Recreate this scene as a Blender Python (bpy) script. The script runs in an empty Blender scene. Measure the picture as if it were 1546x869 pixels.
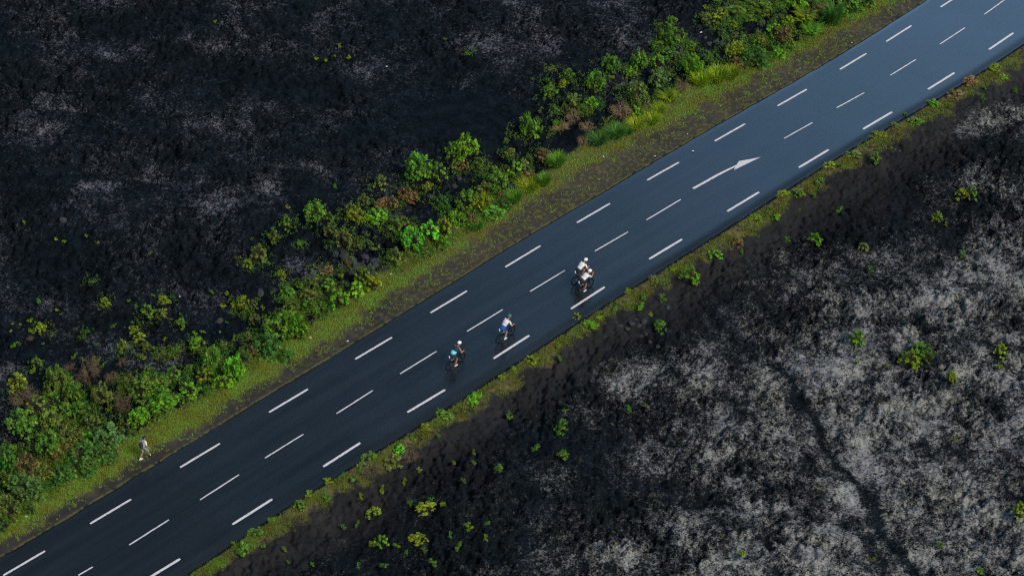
import bpy, bmesh, math, random
import numpy as np
from mathutils import Vector, Matrix

SC = bpy.context.scene
COL = SC.collection
rng = np.random.default_rng(7)
random.seed(7)
R = math.radians

# ------------------------------------------------------------------ survey of the photograph
# the camera, solved from the painted dashes (each 3 m long); photo pixels -> ground metres
PW, PH = 1546.0, 869.0
F_PIX, PITCH, CAM_H = 3942.0, R(40.0), 107.3
CAM_Y = -CAM_H / math.tan(PITCH)
CP, SP = math.cos(PITCH), math.sin(PITCH)


def G(u, v, z=0.0):
    """photo pixel -> point on the level plane z (numpy friendly)"""
    x = (np.asarray(u, float) - PW / 2) / F_PIX
    y = -(np.asarray(v, float) - PH / 2) / F_PIX
    dy = CP + y * SP
    dz = -SP + y * CP
    t = (CAM_H - z) / -dz
    return x * t, CAM_Y + dy * t


def PIX(x, y, z=0.0):
    """ground metres -> photo pixel"""
    ry = y - CAM_Y
    rz = z - CAM_H
    d = ry * CP - rz * SP
    h = ry * SP + rz * CP
    return PW / 2 + F_PIX * x / d, PH / 2 - F_PIX * h / d


def ppm(u, v):
    x, y = G(u, v)
    return F_PIX / ((y - CAM_Y) * CP + CAM_H * SP)


# road edges in photo pixels
LE = [(-60, 875), (0, 841), (25, 827), (93, 786.7), (189.5, 727.7), (259, 684), (304, 659), (357, 623.5), (468, 558),
      (691, 420.5), (796, 355), (900, 296), (960, 258.6), (1095.8, 180), (1200, 122), (1300, 62.6), (1397.8, 0), (1460, -42)]
RE = [(200, 922), (300, 856), (453, 753), (549, 692.5), (656, 630), (698, 600), (732, 579), (801, 534), (870, 488), (940, 444),
      (1042, 380), (1100, 343.7), (1192.7, 283), (1301, 215), (1382, 169), (1476, 113.5), (1546, 66.5), (1640, 4)]
LE = np.array(LE, float)
RE = np.array(RE, float)
le = np.stack(G(LE[:, 0], LE[:, 1]), -1)
re_ = np.stack(G(RE[:, 0], RE[:, 1]), -1)
mid0, mid1 = (le[2] + re_[0]) / 2, (le[-2] + re_[-2]) / 2
RD = (mid1 - mid0) / np.linalg.norm(mid1 - mid0)       # along the road
RN = np.array([-RD[1], RD[0]])                         # to its uphill side


def sn(x, y):
    return x * RD[0] + y * RD[1], x * RN[0] + y * RN[1]


def xy(s, n):
    return s * RD[0] + n * RN[0], s * RD[1] + n * RN[1]


def smooth_curve(pts):
    s, n = sn(pts[:, 0], pts[:, 1])
    ss = np.linspace(s[0], s[-1], 140)
    nn = np.interp(ss, s, n)
    k = np.hanning(19); k /= k.sum()
    pad = np.pad(nn, 9, mode='reflect', reflect_type='odd')
    nn = np.convolve(pad, k, mode='valid')
    a0, a1 = (nn[12] - nn[0]) / (ss[12] - ss[0]), (nn[-1] - nn[-13]) / (ss[-1] - ss[-13])
    ss = np.concatenate([[ss[0] - 400], ss, [ss[-1] + 400]])
    nn = np.concatenate([[nn[0] - 400 * a0 * .3], nn, [nn[-1] + 400 * a1 * .3]])
    return ss, nn


EL_S, EL_N = smooth_curve(le)
ER_S, ER_N = smooth_curve(re_)
eL = lambda s: np.interp(s, EL_S, EL_N)
eR = lambda s: np.interp(s, ER_S, ER_N)


# ------------------------------------------------------------------ noise
def hsh(ix, iy, seed):
    h = (ix.astype(np.int64) * 374761393 + iy.astype(np.int64) * 668265263 + seed * 974634777) & 0xFFFFFFFF
    h = ((h ^ (h >> 13)) * 1274126177) & 0xFFFFFFFF
    return (h ^ (h >> 16)) & 0xFFFFFFFF


def perlin(x, y, seed=0):
    x0, y0 = np.floor(x), np.floor(y)
    fx, fy = x - x0, y - y0
    ux, uy = fx * fx * fx * (fx * (fx * 6 - 15) + 10), fy * fy * fy * (fy * (fy * 6 - 15) + 10)

    def g(dx, dy):
        a = hsh(x0 + dx, y0 + dy, seed) * (2 * np.pi / 4294967296.0)
        return np.cos(a) * (fx - dx) + np.sin(a) * (fy - dy)
    a, b, c, d = g(0, 0), g(1, 0), g(0, 1), g(1, 1)
    return ((a + ux * (b - a)) * (1 - uy) + (c + ux * (d - c)) * uy) * 1.5


def fbm(x, y, lam, oct=3, seed=0, gain=.5):
    v, a, tot = 0, 1., 0.
    for i in range(oct):
        v = v + a * perlin(x / lam * 2 ** i + 17.3 * i, y / lam * 2 ** i - 9.1 * i, seed + i)
        tot += a; a *= gain
    return v / tot


def lumps(x, y, lam, seed):
    """rubble: rounded clinker heads on a jittered lattice, 0..1"""
    x, y = x / lam, y / lam
    x0, y0 = np.floor(x), np.floor(y)
    best = np.zeros_like(x)
    for dx in (-1, 0, 1):
        for dy in (-1, 0, 1):
            cx, cy = x0 + dx, y0 + dy
            h = hsh(cx, cy, seed)
            px = cx + (h & 1023) / 1023.
            py = cy + ((h >> 10) & 1023) / 1023.
            r = .35 + .5 * ((h >> 20) & 255) / 255.
            q = 1 - ((x - px) ** 2 + (y - py) ** 2) / (r * r)
            best = np.maximum(best, np.sqrt(np.maximum(q, 0)) * r)
    return best


def sstep(a, b, x):
    t = np.clip((x - a) / (b - a), 0, 1)
    return t * t * (3 - 2 * t)


# ------------------------------------------------------------------ object helpers
def props(o, label=None, cat=None, group=None, kind=None):
    if label: o['label'] = label
    if cat: o['category'] = cat
    if group: o['group'] = group
    if kind: o['kind'] = kind
    return o


def link(o, parent=None):
    COL.objects.link(o)
    if parent is not None: o.parent = parent
    return o


def empty(name, loc=(0, 0, 0), rz=0.0, label=None, cat=None, group=None):
    o = bpy.data.objects.new(name, None)
    o.empty_display_size = .2
    o.location = loc; o.rotation_euler = (0, 0, rz)
    return props(link(o), label, cat, group)


def np_mesh(name, V, Fq, mat=None, smooth=False, attrs=None):
    """mesh from a vertex array and an (n,k) face array"""
    V = np.asarray(V, np.float32); Fq = np.asarray(Fq, np.int32)
    me = bpy.data.meshes.new(name)
    me.vertices.add(len(V)); me.vertices.foreach_set('co', V.ravel())
    n, k = Fq.shape
    me.loops.add(n * k); me.loops.foreach_set('vertex_index', Fq.ravel())
    me.polygons.add(n)
    me.polygons.foreach_set('loop_start', np.arange(0, n * k, k, dtype=np.int32))
    me.polygons.foreach_set('loop_total', np.full(n, k, np.int32))
    if smooth: me.polygons.foreach_set('use_smooth', np.ones(n, bool))
    for an, av in (attrs or {}).items():
        a = me.attributes.new(an, 'FLOAT', 'POINT')
        a.data.foreach_set('value', np.asarray(av, np.float32))
    me.update(calc_edges=True)
    if mat: me.materials.append(mat)
    return me


def mesh_obj(name, me, parent=None):
    return link(bpy.data.objects.new(name, me), parent)


# ------------------------------------------------------------------ materials
def new_mat(name):
    m = bpy.data.materials.new(name); m.use_nodes = True
    nt = m.node_tree
    b = nt.nodes['Principled BSDF']
    return m, nt, b


def nd(nt, t, **kw):
    n = nt.nodes.new(t)
    for k, v in kw.items():
        if k.startswith('i_'):
            n.inputs[k[2:].replace('_', ' ')].default_value = v
        else:
            setattr(n, k, v)
    return n


def mixc(nt, fac, a, b, mode='MIX'):
    n = nt.nodes.new('ShaderNodeMix'); n.data_type = 'RGBA'; n.blend_type = mode
    for sock, v in ((n.inputs[0], fac), (n.inputs[6], a), (n.inputs[7], b)):
        if hasattr(v, 'is_output'): nt.links.new(v, sock)
        elif isinstance(v, (tuple, list)): sock.default_value = (*v, 1) if len(v) == 3 else v
        else: sock.default_value = v
    return n.outputs[2]


def ramp(nt, src, stops):
    n = nt.nodes.new('ShaderNodeValToRGB')
    cr = n.color_ramp
    while len(cr.elements) > 1: cr.elements.remove(cr.elements[-1])
    cr.elements[0].position = stops[0][0]; cr.elements[0].color = (*stops[0][1], 1)
    for p, c in stops[1:]:
        e = cr.elements.new(p); e.color = (*c, 1)
    nt.links.new(src, n.inputs[0])
    return n.outputs[0]


def attr(nt, name):
    n = nt.nodes.new('ShaderNodeAttribute'); n.attribute_name = name
    return n.outputs['Fac']


def math_(nt, op, a, b=None, clamp=False):
    n = nt.nodes.new('ShaderNodeMath'); n.operation = op; n.use_clamp = clamp
    for i, v in enumerate((a, b)):
        if v is None: continue
        if hasattr(v, 'is_output'): nt.links.new(v, n.inputs[i])
        else: n.inputs[i].default_value = v
    return n.outputs[0]


def noise_(nt, scale, detail=3, rough=.55, vec=None):
    n = nt.nodes.new('ShaderNodeTexNoise')
    n.inputs['Scale'].default_value = scale; n.inputs['Detail'].default_value = detail; n.inputs['Roughness'].default_value = rough
    if vec is None:
        vec = nt.nodes.new('ShaderNodeTexCoord').outputs['Object']
    nt.links.new(vec, n.inputs['Vector'])
    return n.outputs['Fac']


def simple_mat(name, col, rough=.5, var=.15, scale=30, metallic=0.0, spec=.5):
    m, nt, b = new_mat(name)
    f = noise_(nt, scale, 3)
    lo = tuple(c * (1 - var) for c in col); hi = tuple(min(1, c * (1 + var)) for c in col)
    nt.links.new(ramp(nt, f, [(.3, lo), (.7, hi)]), b.inputs['Base Color'])
    b.inputs['Roughness'].default_value = rough; b.inputs['Metallic'].default_value = metallic
    b.inputs['Specular IOR Level'].default_value = spec
    return m


def ground_material():
    m, nt, b = new_mat('volcanic ground')
    f1 = noise_(nt, .35, 4); f2 = noise_(nt, 6, 4, .65); f3 = noise_(nt, 22, 2, .6)
    lava = ramp(nt, f2, [(.3, LAVA_LO), (.75, LAVA_HI)])
    f0 = noise_(nt, .9, 5, .62)
    lava = mixc(nt, ramp(nt, f0, [(.42, (0, 0, 0)), (.72, (.85, .85, .85))]), lava, LAVA_PALE)
    lava = mixc(nt, attr(nt, 'gravel'), lava, ramp(nt, f3, [(.3, (.026, .025, .025)), (.7, (.060, .055, .052))]))
    lava = mixc(nt, math_(nt, 'MULTIPLY', attr(nt, 'soil'), f1), lava, SOIL)
    # grey lichen crust: curled tufts that thin out with the mapped cover
    li = attr(nt, 'lichen')
    nA = nd(nt, 'ShaderNodeTexNoise', i_Scale=3.2, i_Detail=6.0, i_Roughness=.68, i_Distortion=1.2)
    nB = nd(nt, 'ShaderNodeTexNoise', i_Scale=9.5, i_Detail=3.0, i_Roughness=.7, i_Distortion=.8)
    tc = nt.nodes.new('ShaderNodeTexCoord')
    mp = nd(nt, 'ShaderNodeMapping'); mp.inputs['Rotation'].default_value = (0, 0, R(-28)); mp.inputs['Scale'].default_value = (.88, 1.12, 1)
    nt.links.new(tc.outputs['Object'], mp.inputs['Vector'])
    nt.links.new(mp.outputs[0], nA.inputs['Vector']); nt.links.new(mp.outputs[0], nB.inputs['Vector'])
    n_ = math_(nt, 'ADD', math_(nt, 'MULTIPLY', nA.outputs['Fac'], .5), math_(nt, 'MULTIPLY', nB.outputs['Fac'], .5))
    e = math_(nt, 'ADD', n_, math_(nt, 'MULTIPLY', li, LICH_GAIN))
    mr = nd(nt, 'ShaderNodeMapRange', interpolation_type='SMOOTHSTEP')
    nt.links.new(e, mr.inputs[0]); mr.inputs[1].default_value = LICH_T0; mr.inputs[2].default_value = LICH_T1
    k = math_(nt, 'MULTIPLY', mr.outputs[0], math_(nt, 'ADD', math_(nt, 'MULTIPLY', li, 1.5), .1, clamp=True), clamp=True)
    lcol = mixc(nt, attr(nt, 'cool'), ramp(nt, f1, [(.35, LICH_A), (.65, LICH_B)]), (.185, .19, .222))
    c = mixc(nt, k, lava, lcol)
    mo = attr(nt, 'moss')
    mcol = ramp(nt, noise_(nt, 2.2, 4), [(.35, (.11, .088, .045)), (.55, (.135, .13, .038)), (.75, (.13, .10, .055))])
    c = mixc(nt, math_(nt, 'MULTIPLY', mo, ramp(nt, f3, [(.3, (.5, .5, .5)), (.6, (1, 1, 1))]), clamp=True), c, mcol)
    nt.links.new(c, b.inputs['Base Color'])
    b.inputs['Roughness'].default_value = .8
    b.inputs['Specular IOR Level'].default_value = .05
    bp = nd(nt, 'ShaderNodeBump', i_Strength=.5, i_Distance=.05)
    nt.links.new(f3, bp.inputs['Height']); nt.links.new(bp.outputs[0], b.inputs['Normal'])
    return m


LAVA_LO, LAVA_HI = (.0004, .0016, .0024), (.0028, .0064, .0092)
LAVA_PALE = (.0072, .0122, .0170)
LICH_GAIN, LICH_T0, LICH_T1 = .22, .555, .745
SOIL = (.0125, .0110, .0125)
LICH_A, LICH_B = (.215, .222, .238), (.285, .29, .265)


def asphalt_material():
    m, nt, b = new_mat('wet asphalt')
    al, ac = attr(nt, 'along'), attr(nt, 'across')
    cmb = nd(nt, 'ShaderNodeCombineXYZ')
    nt.links.new(math_(nt, 'MULTIPLY', al, .05), cmb.inputs[0]); nt.links.new(ac, cmb.inputs[1])
    streak = noise_(nt, 1.3, 4, .6, cmb.outputs[0])
    blotch = noise_(nt, .16, 4, .55)
    grain = noise_(nt, 55, 2, .7)
    base = ramp(nt, streak, [(.3, (.0046, .0074, .0094)), (.7, (.0112, .0146, .0170))])
    base = mixc(nt, math_(nt, 'MULTIPLY', ramp(nt, grain, [(.45, (0, 0, 0)), (.75, (1, 1, 1))]), .5), base, (.028, .031, .034))
    # joint between the two paver passes, near the centre line
    d = math_(nt, 'ABSOLUTE', math_(nt, 'ADD', ac, attr(nt, 'joint')))
    jl = math_(nt, 'LESS_THAN', d, .035)
    base = mixc(nt, math_(nt, 'MULTIPLY', jl, .65), base, (.003, .0035, .0045))
    nt.links.new(base, b.inputs['Base Color'])
    r = ramp(nt, blotch, [(.35, (.22,) * 3), (.65, (.30,) * 3)])
    r = math_(nt, 'ADD', r, math_(nt, 'MULTIPLY', math_(nt, 'SUBTRACT', streak, .5), .22))
    nt.links.new(r, b.inputs['Roughness'])
    b.inputs['Specular IOR Level'].default_value = .55
    bp = nd(nt, 'ShaderNodeBump', i_Strength=.12, i_Distance=.01)
    nt.links.new(grain, bp.inputs['Height']); nt.links.new(bp.outputs[0], b.inputs['Normal'])
    return m


def paint_material():
    m, nt, b = new_mat('worn road paint')
    w = noise_(nt, 9, 5, .7)
    c = ramp(nt, w, [(.34, (.20, .195, .20)), (.46, (.62, .58, .585)), (.7, (.74, .69, .695))])
    nt.links.new(c, b.inputs['Base Color'])
    b.inputs['Roughness'].default_value = .6
    return m


def leaf_material(name, rough=.5, trans=.3):
    """leaf colour comes from the object's own colour, varied leaf by leaf"""
    m, nt, b = new_mat(name)
    oi = nt.nodes.new('ShaderNodeObjectInfo')
    t = attr(nt, 'tint')
    g = nt.nodes.new('ShaderNodeCombineColor')
    for i in range(3): nt.links.new(t, g.inputs[i])
    c = mixc(nt, 1.0, oi.outputs['Color'], g.outputs[0], 'MULTIPLY')
    hs = nd(nt, 'ShaderNodeHueSaturation')
    nt.links.new(math_(nt, 'ADD', math_(nt, 'MULTIPLY', attr(nt, 'hue'), .035), .492), hs.inputs['Hue'])
    nt.links.new(c, hs.inputs['Color'])
    nt.links.new(hs.outputs[0], b.inputs['Base Color'])
    b.inputs['Roughness'].default_value = rough
    b.inputs['Specular IOR Level'].default_value = .12
    tr = nt.nodes.new('ShaderNodeBsdfTranslucent')
    nt.links.new(hs.outputs[0], tr.inputs[0])
    mx = nt.nodes.new('ShaderNodeMixShader'); mx.inputs[0].default_value = trans
    nt.links.new(b.outputs[0], mx.inputs[1]); nt.links.new(tr.outputs[0], mx.inputs[2])
    nt.links.new(mx.outputs[0], nt.nodes['Material Output'].inputs[0])
    return m


M_GROUND = ground_material()
M_ASPHALT = asphalt_material()
M_PAINT = paint_material()
M_LEAF = leaf_material('leaves')
M_GRASS = leaf_material('grass blades', .6, .25)
M_STEM = simple_mat('woody stems', (.05, .038, .027), .8)
M_DRY = simple_mat('dry twigs', (.14, .105, .065), .85, .35, 8)
M_STRAW = simple_mat('bleached straw', (.27, .19, .10), .85, .35, 8)
M_ROCK = simple_mat('lava rock', (.022, .025, .03), .8, .45, 7)

# ------------------------------------------------------------------ ground masks (mapped from the photograph)
ASU, ASV = LE[:, 0], LE[:, 1]
vL = lambda u: np.interp(u, LE[:, 0], LE[:, 1]) + np.where(u < LE[0, 0], (LE[0, 0] - u) * .58, 0) - np.where(u > LE[-1, 0], (u - LE[-1, 0]) * .66, 0)
vR = lambda u: np.interp(u, RE[:, 0], RE[:, 1]) + np.where(u < RE[0, 0], (RE[0, 0] - u) * .66, 0) - np.where(u > RE[-1, 0], (u - RE[-1, 0]) * .66, 0)
KU = [0, 100, 190, 300, 400, 500, 600, 700, 800, 900, 1000, 1100, 1200, 1300, 1390]
cinderW = lambda u: np.interp(u, KU, [22, 20, 20, 20, 22, 27, 36, 36, 44, 46, 40, 38, 34, 30, 26])
grassW = lambda u: np.interp(u, KU, [48, 55, 52, 50, 58, 60, 70, 62, 66, 76, 74, 62, 52, 50, 50])
mossW = lambda u: np.interp(u, [200, 300, 400, 500, 560, 650, 720, 800, 850, 940, 1050, 1150, 1200, 1300, 1400, 1500],
                            [22, 24, 28, 40, 48, 30, 34, 30, 28, 32, 32, 34, 24, 27, 36, 34])

# lichen cover: (u, v, radius u, radius v, density, turn in degrees)
LICHEN = [
    (1190, 610, 90, 55, .95, -25), (1300, 600, 110, 60, .75, -30), (1150, 660, 90, 45, .75, 0), (1080, 740, 120, 40, .75, 10),
    (930, 830, 130, 35, .8, -8), (730, 858, 40, 12, .8, 0), (1000, 680, 80, 40, .6, -20), (940, 575, 75, 26, .8, -28),
    (1060, 560, 40, 60, .8, 40), (840, 715, 35, 25, .5, 0), (1100, 850, 120, 30, .85, 0), (1200, 800, 90, 50, .85, 0),
    (1380, 760, 90, 60, .9, -20), (1340, 690, 70, 50, .7, 0), (1480, 690, 80, 50, .65, 0), (1450, 820, 90, 50, .75, 0),
    (1500, 400, 60, 30, .95, -15), (1430, 560, 60, 35, .6, 0), (1320, 380, 50, 18, .85, 20), (1380, 390, 60, 25, .6, 20),
    (1470, 180, 50, 18, 1.0, -5), (1525, 180, 40, 25, .9, 0), (1480, 270, 60, 30, .6, -20), (1510, 330, 60, 40, .6, 0),
    (1400, 300, 40, 30, .55, 0), (1230, 420, 80, 40, .65, -10), (1150, 460, 90, 30, .5, -20), (1280, 480, 90, 40, .65, 0),
    (1180, 380, 60, 25, .45, -20), (1400, 460, 70, 40, .6, 20), (1130, 500, 60, 25, .5, 0), (1020, 600, 60, 40, .5, 0),
    (1540, 500, 50, 40, .6, 0), (860, 780, 60, 30, .4, 0), (800, 700, 40, 25, .3, 0), (1290, 560, 70, 30, .6, 0),
    # uphill side: sparser
    (150, 240, 90, 28, .55, -5), (140, 285, 55, 18, .75, -8), (310, 290, 35, 30, .6, 30), (235, 250, 50, 25, .5, 0),
    (390, 160, 70, 22, .5, 10), (460, 190, 60, 20, .35, -20), (790, 25, 26, 50, .75, -35), (820, 75, 25, 20, .7, 0), (850, 30, 60, 40, .45, 0),
    (120, 10, 60, 18, .5, 0), (330, 10, 60, 18, .35, 0), (560, 70, 90, 25, .3, -15), (600, 75, 40, 14, .5, -20), (610, 15, 120, 18, .35, 0),
    (60, 130, 70, 30, .3, 0), (280, 200, 90, 30, .35, 0), (240, 320, 80, 22, .35, 0), (90, 60, 80, 30, .25, 0), (60, 425, 80, 25, .35, 0),
    (190, 395, 30, 10, .5, 0), (190, 440, 60, 20, .3, 0), (10, 560, 25, 18, .75, 0), (130, 470, 60, 12, .45, -8), (350, 390, 28, 30, .5, 0),
    (445, 405, 18, 16, .6, -40), (75, 340, 60, 20, .25, 0), (700, 125, 20, 14, .5, 0), (765, 92, 16, 16, .8, 0), (640, 130, 25, 14, .4, 0),
    (930, 55, 60, 40, .55, 0), (480, 60, 60, 20, .3, 0), (310, 385, 60, 20, .3, 0), (1010, 30, 40, 30, .5, 0),
]
DARK = [
    (1205, 590, 22, 14, 1, -60), (1225, 625, 16, 30, 1, -25), (1250, 670, 15, 30, 1, -20), (1290, 725, 24, 26, 1, -40), (1335, 790, 22, 28, 1, -30),
    (1385, 845, 22, 30, 1, -20), (1150, 545, 45, 10, 1, 12), (1010, 725, 35, 16, .9, 0), (1065, 745, 40, 14, .9, 0), (1140, 705, 25, 18, .7, 0),
    (930, 745, 40, 22, .8, 0), (1180, 735, 45, 16, .8, 0), (1520, 480, 40, 14, .7, 0), (1440, 345, 25, 25, .8, 0), (1370, 300, 40, 20, .9, -20),
    (1330, 260, 70, 30, .9, -25), (1500, 610, 40, 14, .6, 25), (1300, 350, 22, 14, .8, 0), (1390, 490, 40, 10, .6, 25), (1520, 680, 26, 14, .7, 0),
    (1480, 300, 30, 18, .6, 0), (1270, 335, 40, 18, .7, 0), (1400, 540, 30, 18, .8, 0),
    (380, 115, 70, 16, 1, 15), (310, 95, 60, 14, .8, 10), (500, 330, 70, 28, .9, -10), (80, 390, 70, 26, .7, 0), (290, 415, 60, 24, .6, 0), (560, 20, 40, 12, .5, 0),
]


def blobs(u, v, L):
    out = np.zeros_like(u)
    for bu, bv, ru, rv, d, a in L:
        c, s = math.cos(R(a)), math.sin(R(a))
        du, dv = u - bu, v - bv
        p, q = (c * du + s * dv) / ru, (-s * du + c * dv) / rv
        out = np.maximum(out, d * np.exp(-.9 * (p * p + q * q)))
    return out


TRACK = np.array([(1160, 552), (1192, 568), (1207, 600), (1226, 630), (1250, 668), (1285, 712), (1318, 752), (1340, 800), (1378, 840), (1400, 880)], float)


def track(u, v):
    """distance in photo pixels to the foot track through the lichen"""
    best = np.full_like(u, 1e9)
    for a, b in zip(TRACK[:-1], TRACK[1:]):
        d = b - a
        t = np.clip(((u - a[0]) * d[0] + (v - a[1]) * d[1]) / (d @ d), 0, 1)
        best = np.minimum(best, np.hypot(u - a[0] - t * d[0], v - a[1] - t * d[1]))
    return best


def masks(x, y):
    u, v = PIX(x, y)
    s, n = sn(x, y)
    dl, dr = n - eL(s), eR(s) - n               # metres outside the uphill / downhill edge
    gl, gr = vL(u) - v, v - vR(u)               # the same in photo pixels, upright
    return u, v, s, n, dl, dr, gl, gr


def height_field(x, y):
    u, v, s, n, dl, dr, gl, gr = masks(x, y)
    wob = fbm(x, y, 3.0, 3, 5) * 9
    out_l = sstep(0, 26, gl - grassW(u) + 8 + wob)
    out_r = sstep(0, 40, gr - mossW(u) + 6 + wob)
    outside = np.where(n > 0.5 * (eL(s) + eR(s)), out_l, sstep(-25, 25, gr - .6 * mossW(u) + wob))
    cind = np.exp(-(((u - 690) / 130) ** 2 + ((v - 175) / 75) ** 2) * 1.1)
    cind = np.maximum(cind, .8 * np.exp(-(((u - 860) / 60) ** 2 + ((v - 225) / 30) ** 2)))
    cind = np.maximum(cind, .7 * np.exp(-(((u - 420) / 60) ** 2 + ((v - 400) / 28) ** 2)))
    cind = np.maximum(cind, .8 * np.exp(-(((u - 90) / 80) ** 2 + ((v - 530) / 30) ** 2)))
    away = np.maximum(np.maximum(np.abs(x) - 41, np.abs(y - 4) - 33), 0)
    dk = np.maximum(blobs(u, v, DARK[:7]), np.exp(-(track(u, v) / 8) ** 2))
    rough = outside * np.clip(1 - .93 * cind - .75 * dk, .06, 1) * np.where(dr > 0, sstep(-20, 60, gr - mossW(u) + wob) * .5 + .5, 1)
    macro = fbm(x, y, 14, 3, 11) * .75 + fbm(x, y, 5, 2, 31) * .28
    wx, wy = x + .5 * fbm(x, y, 1.6, 2, 41), y + .5 * fbm(x, y, 1.6, 2, 51)
    rid = (1 - np.abs(fbm(wx, wy, 2.2, 3, 61))) ** 2 - .6
    z = np.where(dr > 0, -.10 - .28 * sstep(5, 60, gr), -.045 + .04 * sstep(10, 60, gl)) + outside * macro * np.clip(1 - .4 * cind, 0, 1)
    rough = rough * (1 - .9 * sstep(2, 14, away)) * np.where(dl > 0, .72, .9)
    var = .55 + .9 * sstep(-.35, .5, fbm(x, y, 6, 2, 55))
    z = z + rough * var * (.26 * rid + .30 * lumps(wx, wy, 1.15, 71) + .36 * lumps(wx, wy, .52, 81) + .20 * lumps(x, y, .27, 85) + .30 * fbm(x, y, .6, 3, 91, .65) - .28)
    z = z - blobs(u, v, DARK) * .18 * outside
    z = z + (.02 + .012 * outside) * fbm(x, y, .5, 2, 101)
    # bed under the carriageway
    inside = np.minimum(-dl, -dr)
    z = np.where(inside > .1, -.22, np.where(inside > -.05, np.minimum(z, -.05), z))
    return z


def build_ground():
    step = .075
    fx = np.arange(-41, 41 + 1e-6, step); fy = np.arange(-29, 37 + 1e-6, step)
    far = np.cumsum(.08 * 1.12 ** np.arange(70))
    X = np.concatenate([fx[0] - far[::-1], fx, fx[-1] + far])
    Y = np.concatenate([fy[0] - far[::-1], fy, fy[-1] + far])
    x, y = np.meshgrid(X, Y)
    sh = x.shape
    x, y = x.ravel(), y.ravel()
    z = height_field(x, y)
    fade = np.maximum(np.abs(x) - 60, np.abs(y) - 60)
    z = z * np.clip(1 - fade / 300, .25, 1)
    u, v, s, n, dl, dr, gl, gr = masks(x, y)
    # lichen
    wu = u + 38 * fbm(x, y, 4.5, 4, 401, .6); wv = v + 24 * fbm(x, y, 4.5, 4, 411, .6)
    dens = np.where(dr > 0, .66, .54) * blobs(.5 * (u + wu), .5 * (v + wv), [(a, b, c * 1.3, d * 1.35, e, f) for a, b, c, d, e, f in LICHEN]) ** .9 * (1 - np.clip(blobs(u + .35 * (wu - u), v + .35 * (wv - v), DARK), 0, 1))
    base = np.where(dr > 0, .14 * sstep(35, 110, gr) + .42 * sstep(110, 300, gr) * sstep(800, 1150, u), .21 * sstep(70, 150, gl) * np.clip(1 + 1.9 * fbm(x + .6 * y, y - .3 * x, 6, 3, 233), 0, 2) * (1 - np.exp(-(((u - 690) / 120) ** 2 + ((v - 180) / 65) ** 2))))
    outside_frame = (u < -30) | (u > 1576) | (v < -30) | (v > 900)
    dens = np.where(outside_frame, np.where(dr > 0, .45, .2), np.maximum(dens, base * (1 - .8 * np.clip(blobs(u, v, DARK[7:]), 0, 1))))
    dens = dens * (1 - .72 * np.exp(-(track(u + .5 * (wu - u), v + .5 * (wv - v)) / (7.5 + 9 * fbm(x, y, 1.6, 2, 431))) ** 2))
    dens = dens * np.where(dr > 0, sstep(-5, 105, gr + 1.5 * (wv - v)), sstep(75, 130, gl))
    dens = np.clip(dens * (1 + .75 * fbm(x, y, 3.2, 3, 201) + .85 * fbm(x, y, 1.2, 3, 211, .65)), 0, 1)
    lich = dens
    # moss / turf flecks on the shoulders
    n1 = .5 + .5 * (fbm(x + .35 * y, y, 1.3, 3, 301, .6) * .9 + fbm(x, y, .3, 2, 303, .8) * 1.3)
    n2 = .5 + .5 * fbm(x, y, .3, 2, 311, .7) * 1.6
    fleck = sstep(.46, .76, .55 * n1 + .45 * n2)
    fleck = np.maximum(.75 * fleck, .8 * sstep(.58, .8, n2))
    cov = np.interp(u, [0, 300, 560, 700, 850, 1000, 1400], [.22, .30, .55, .8, .85, .8, .8])
    wob = fbm(x, y, 1.4, 3, 321) * 10
    on_l = sstep(-2, 6, gl) * (1 - sstep(0, 12, gl - grassW(u) - 4 + wob))
    turf_l = sstep(-12, 14, gl - cinderW(u) + wob * 2.0) * on_l
    edge = 1.0 * np.exp(-((dl - .05) / .12) ** 2) * sstep(.25, .5, n1)          # thin moss seam along the asphalt
    on_r = sstep(0, .15, dr) * (1 - sstep(0, 20, gr - .4 * mossW(u) + wob * 2.6))
    moss = np.clip(np.maximum.reduce([on_l * np.clip(fleck * cov + (cov - .5) * .5, 0, 1), turf_l * .9, edge, on_r * sstep(.2, .6, n1)]), 0, 1)
    moss = np.where(np.minimum(-dl, -dr) > .1, 0, moss)
    soil = np.clip(.25 + .9 * fbm(x, y, 5, 3, 331), 0, 1) * np.where(dr > 0, 1 - .6 * sstep(80, 240, gr), .25)
    soil = np.maximum(soil, blobs(u, v, [(560, 740, 45, 18, .9, -30), (650, 640, 60, 18, .8, -30), (1320, 300, 60, 30, .8, -30), (430, 815, 40, 16, .8, -30), (900, 480, 50, 20, .8, -30)]))
    gravel = np.clip(sstep(-4, 6, gl) * (1 - sstep(0, 26, gl - grassW(u) + 6)) + .6 * sstep(0, .2, dr) * (1 - sstep(10, 75, gr - mossW(u) + wob * 2)), 0, 1) * np.clip(.8 + .5 * fbm(x, y, 2.5, 3, 341), 0, 1)
    ny, nx = sh
    idx = np.arange(ny * nx, dtype=np.int32).reshape(ny, nx)
    Fq = np.stack([idx[:-1, :-1], idx[:-1, 1:], idx[1:, 1:], idx[1:, :-1]], -1).reshape(-1, 4)
    me = np_mesh('ground', np.stack([x, y, z], -1), Fq, M_GROUND, False, {'lichen': lich, 'moss': moss, 'soil': soil, 'gravel': gravel, 'cool': sstep(0, 1, dl)})
    o = mesh_obj('ground', me); props(o, kind='structure')
    return X, Y, z.reshape(sh)


GX, GY, GZ = build_ground()


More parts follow.
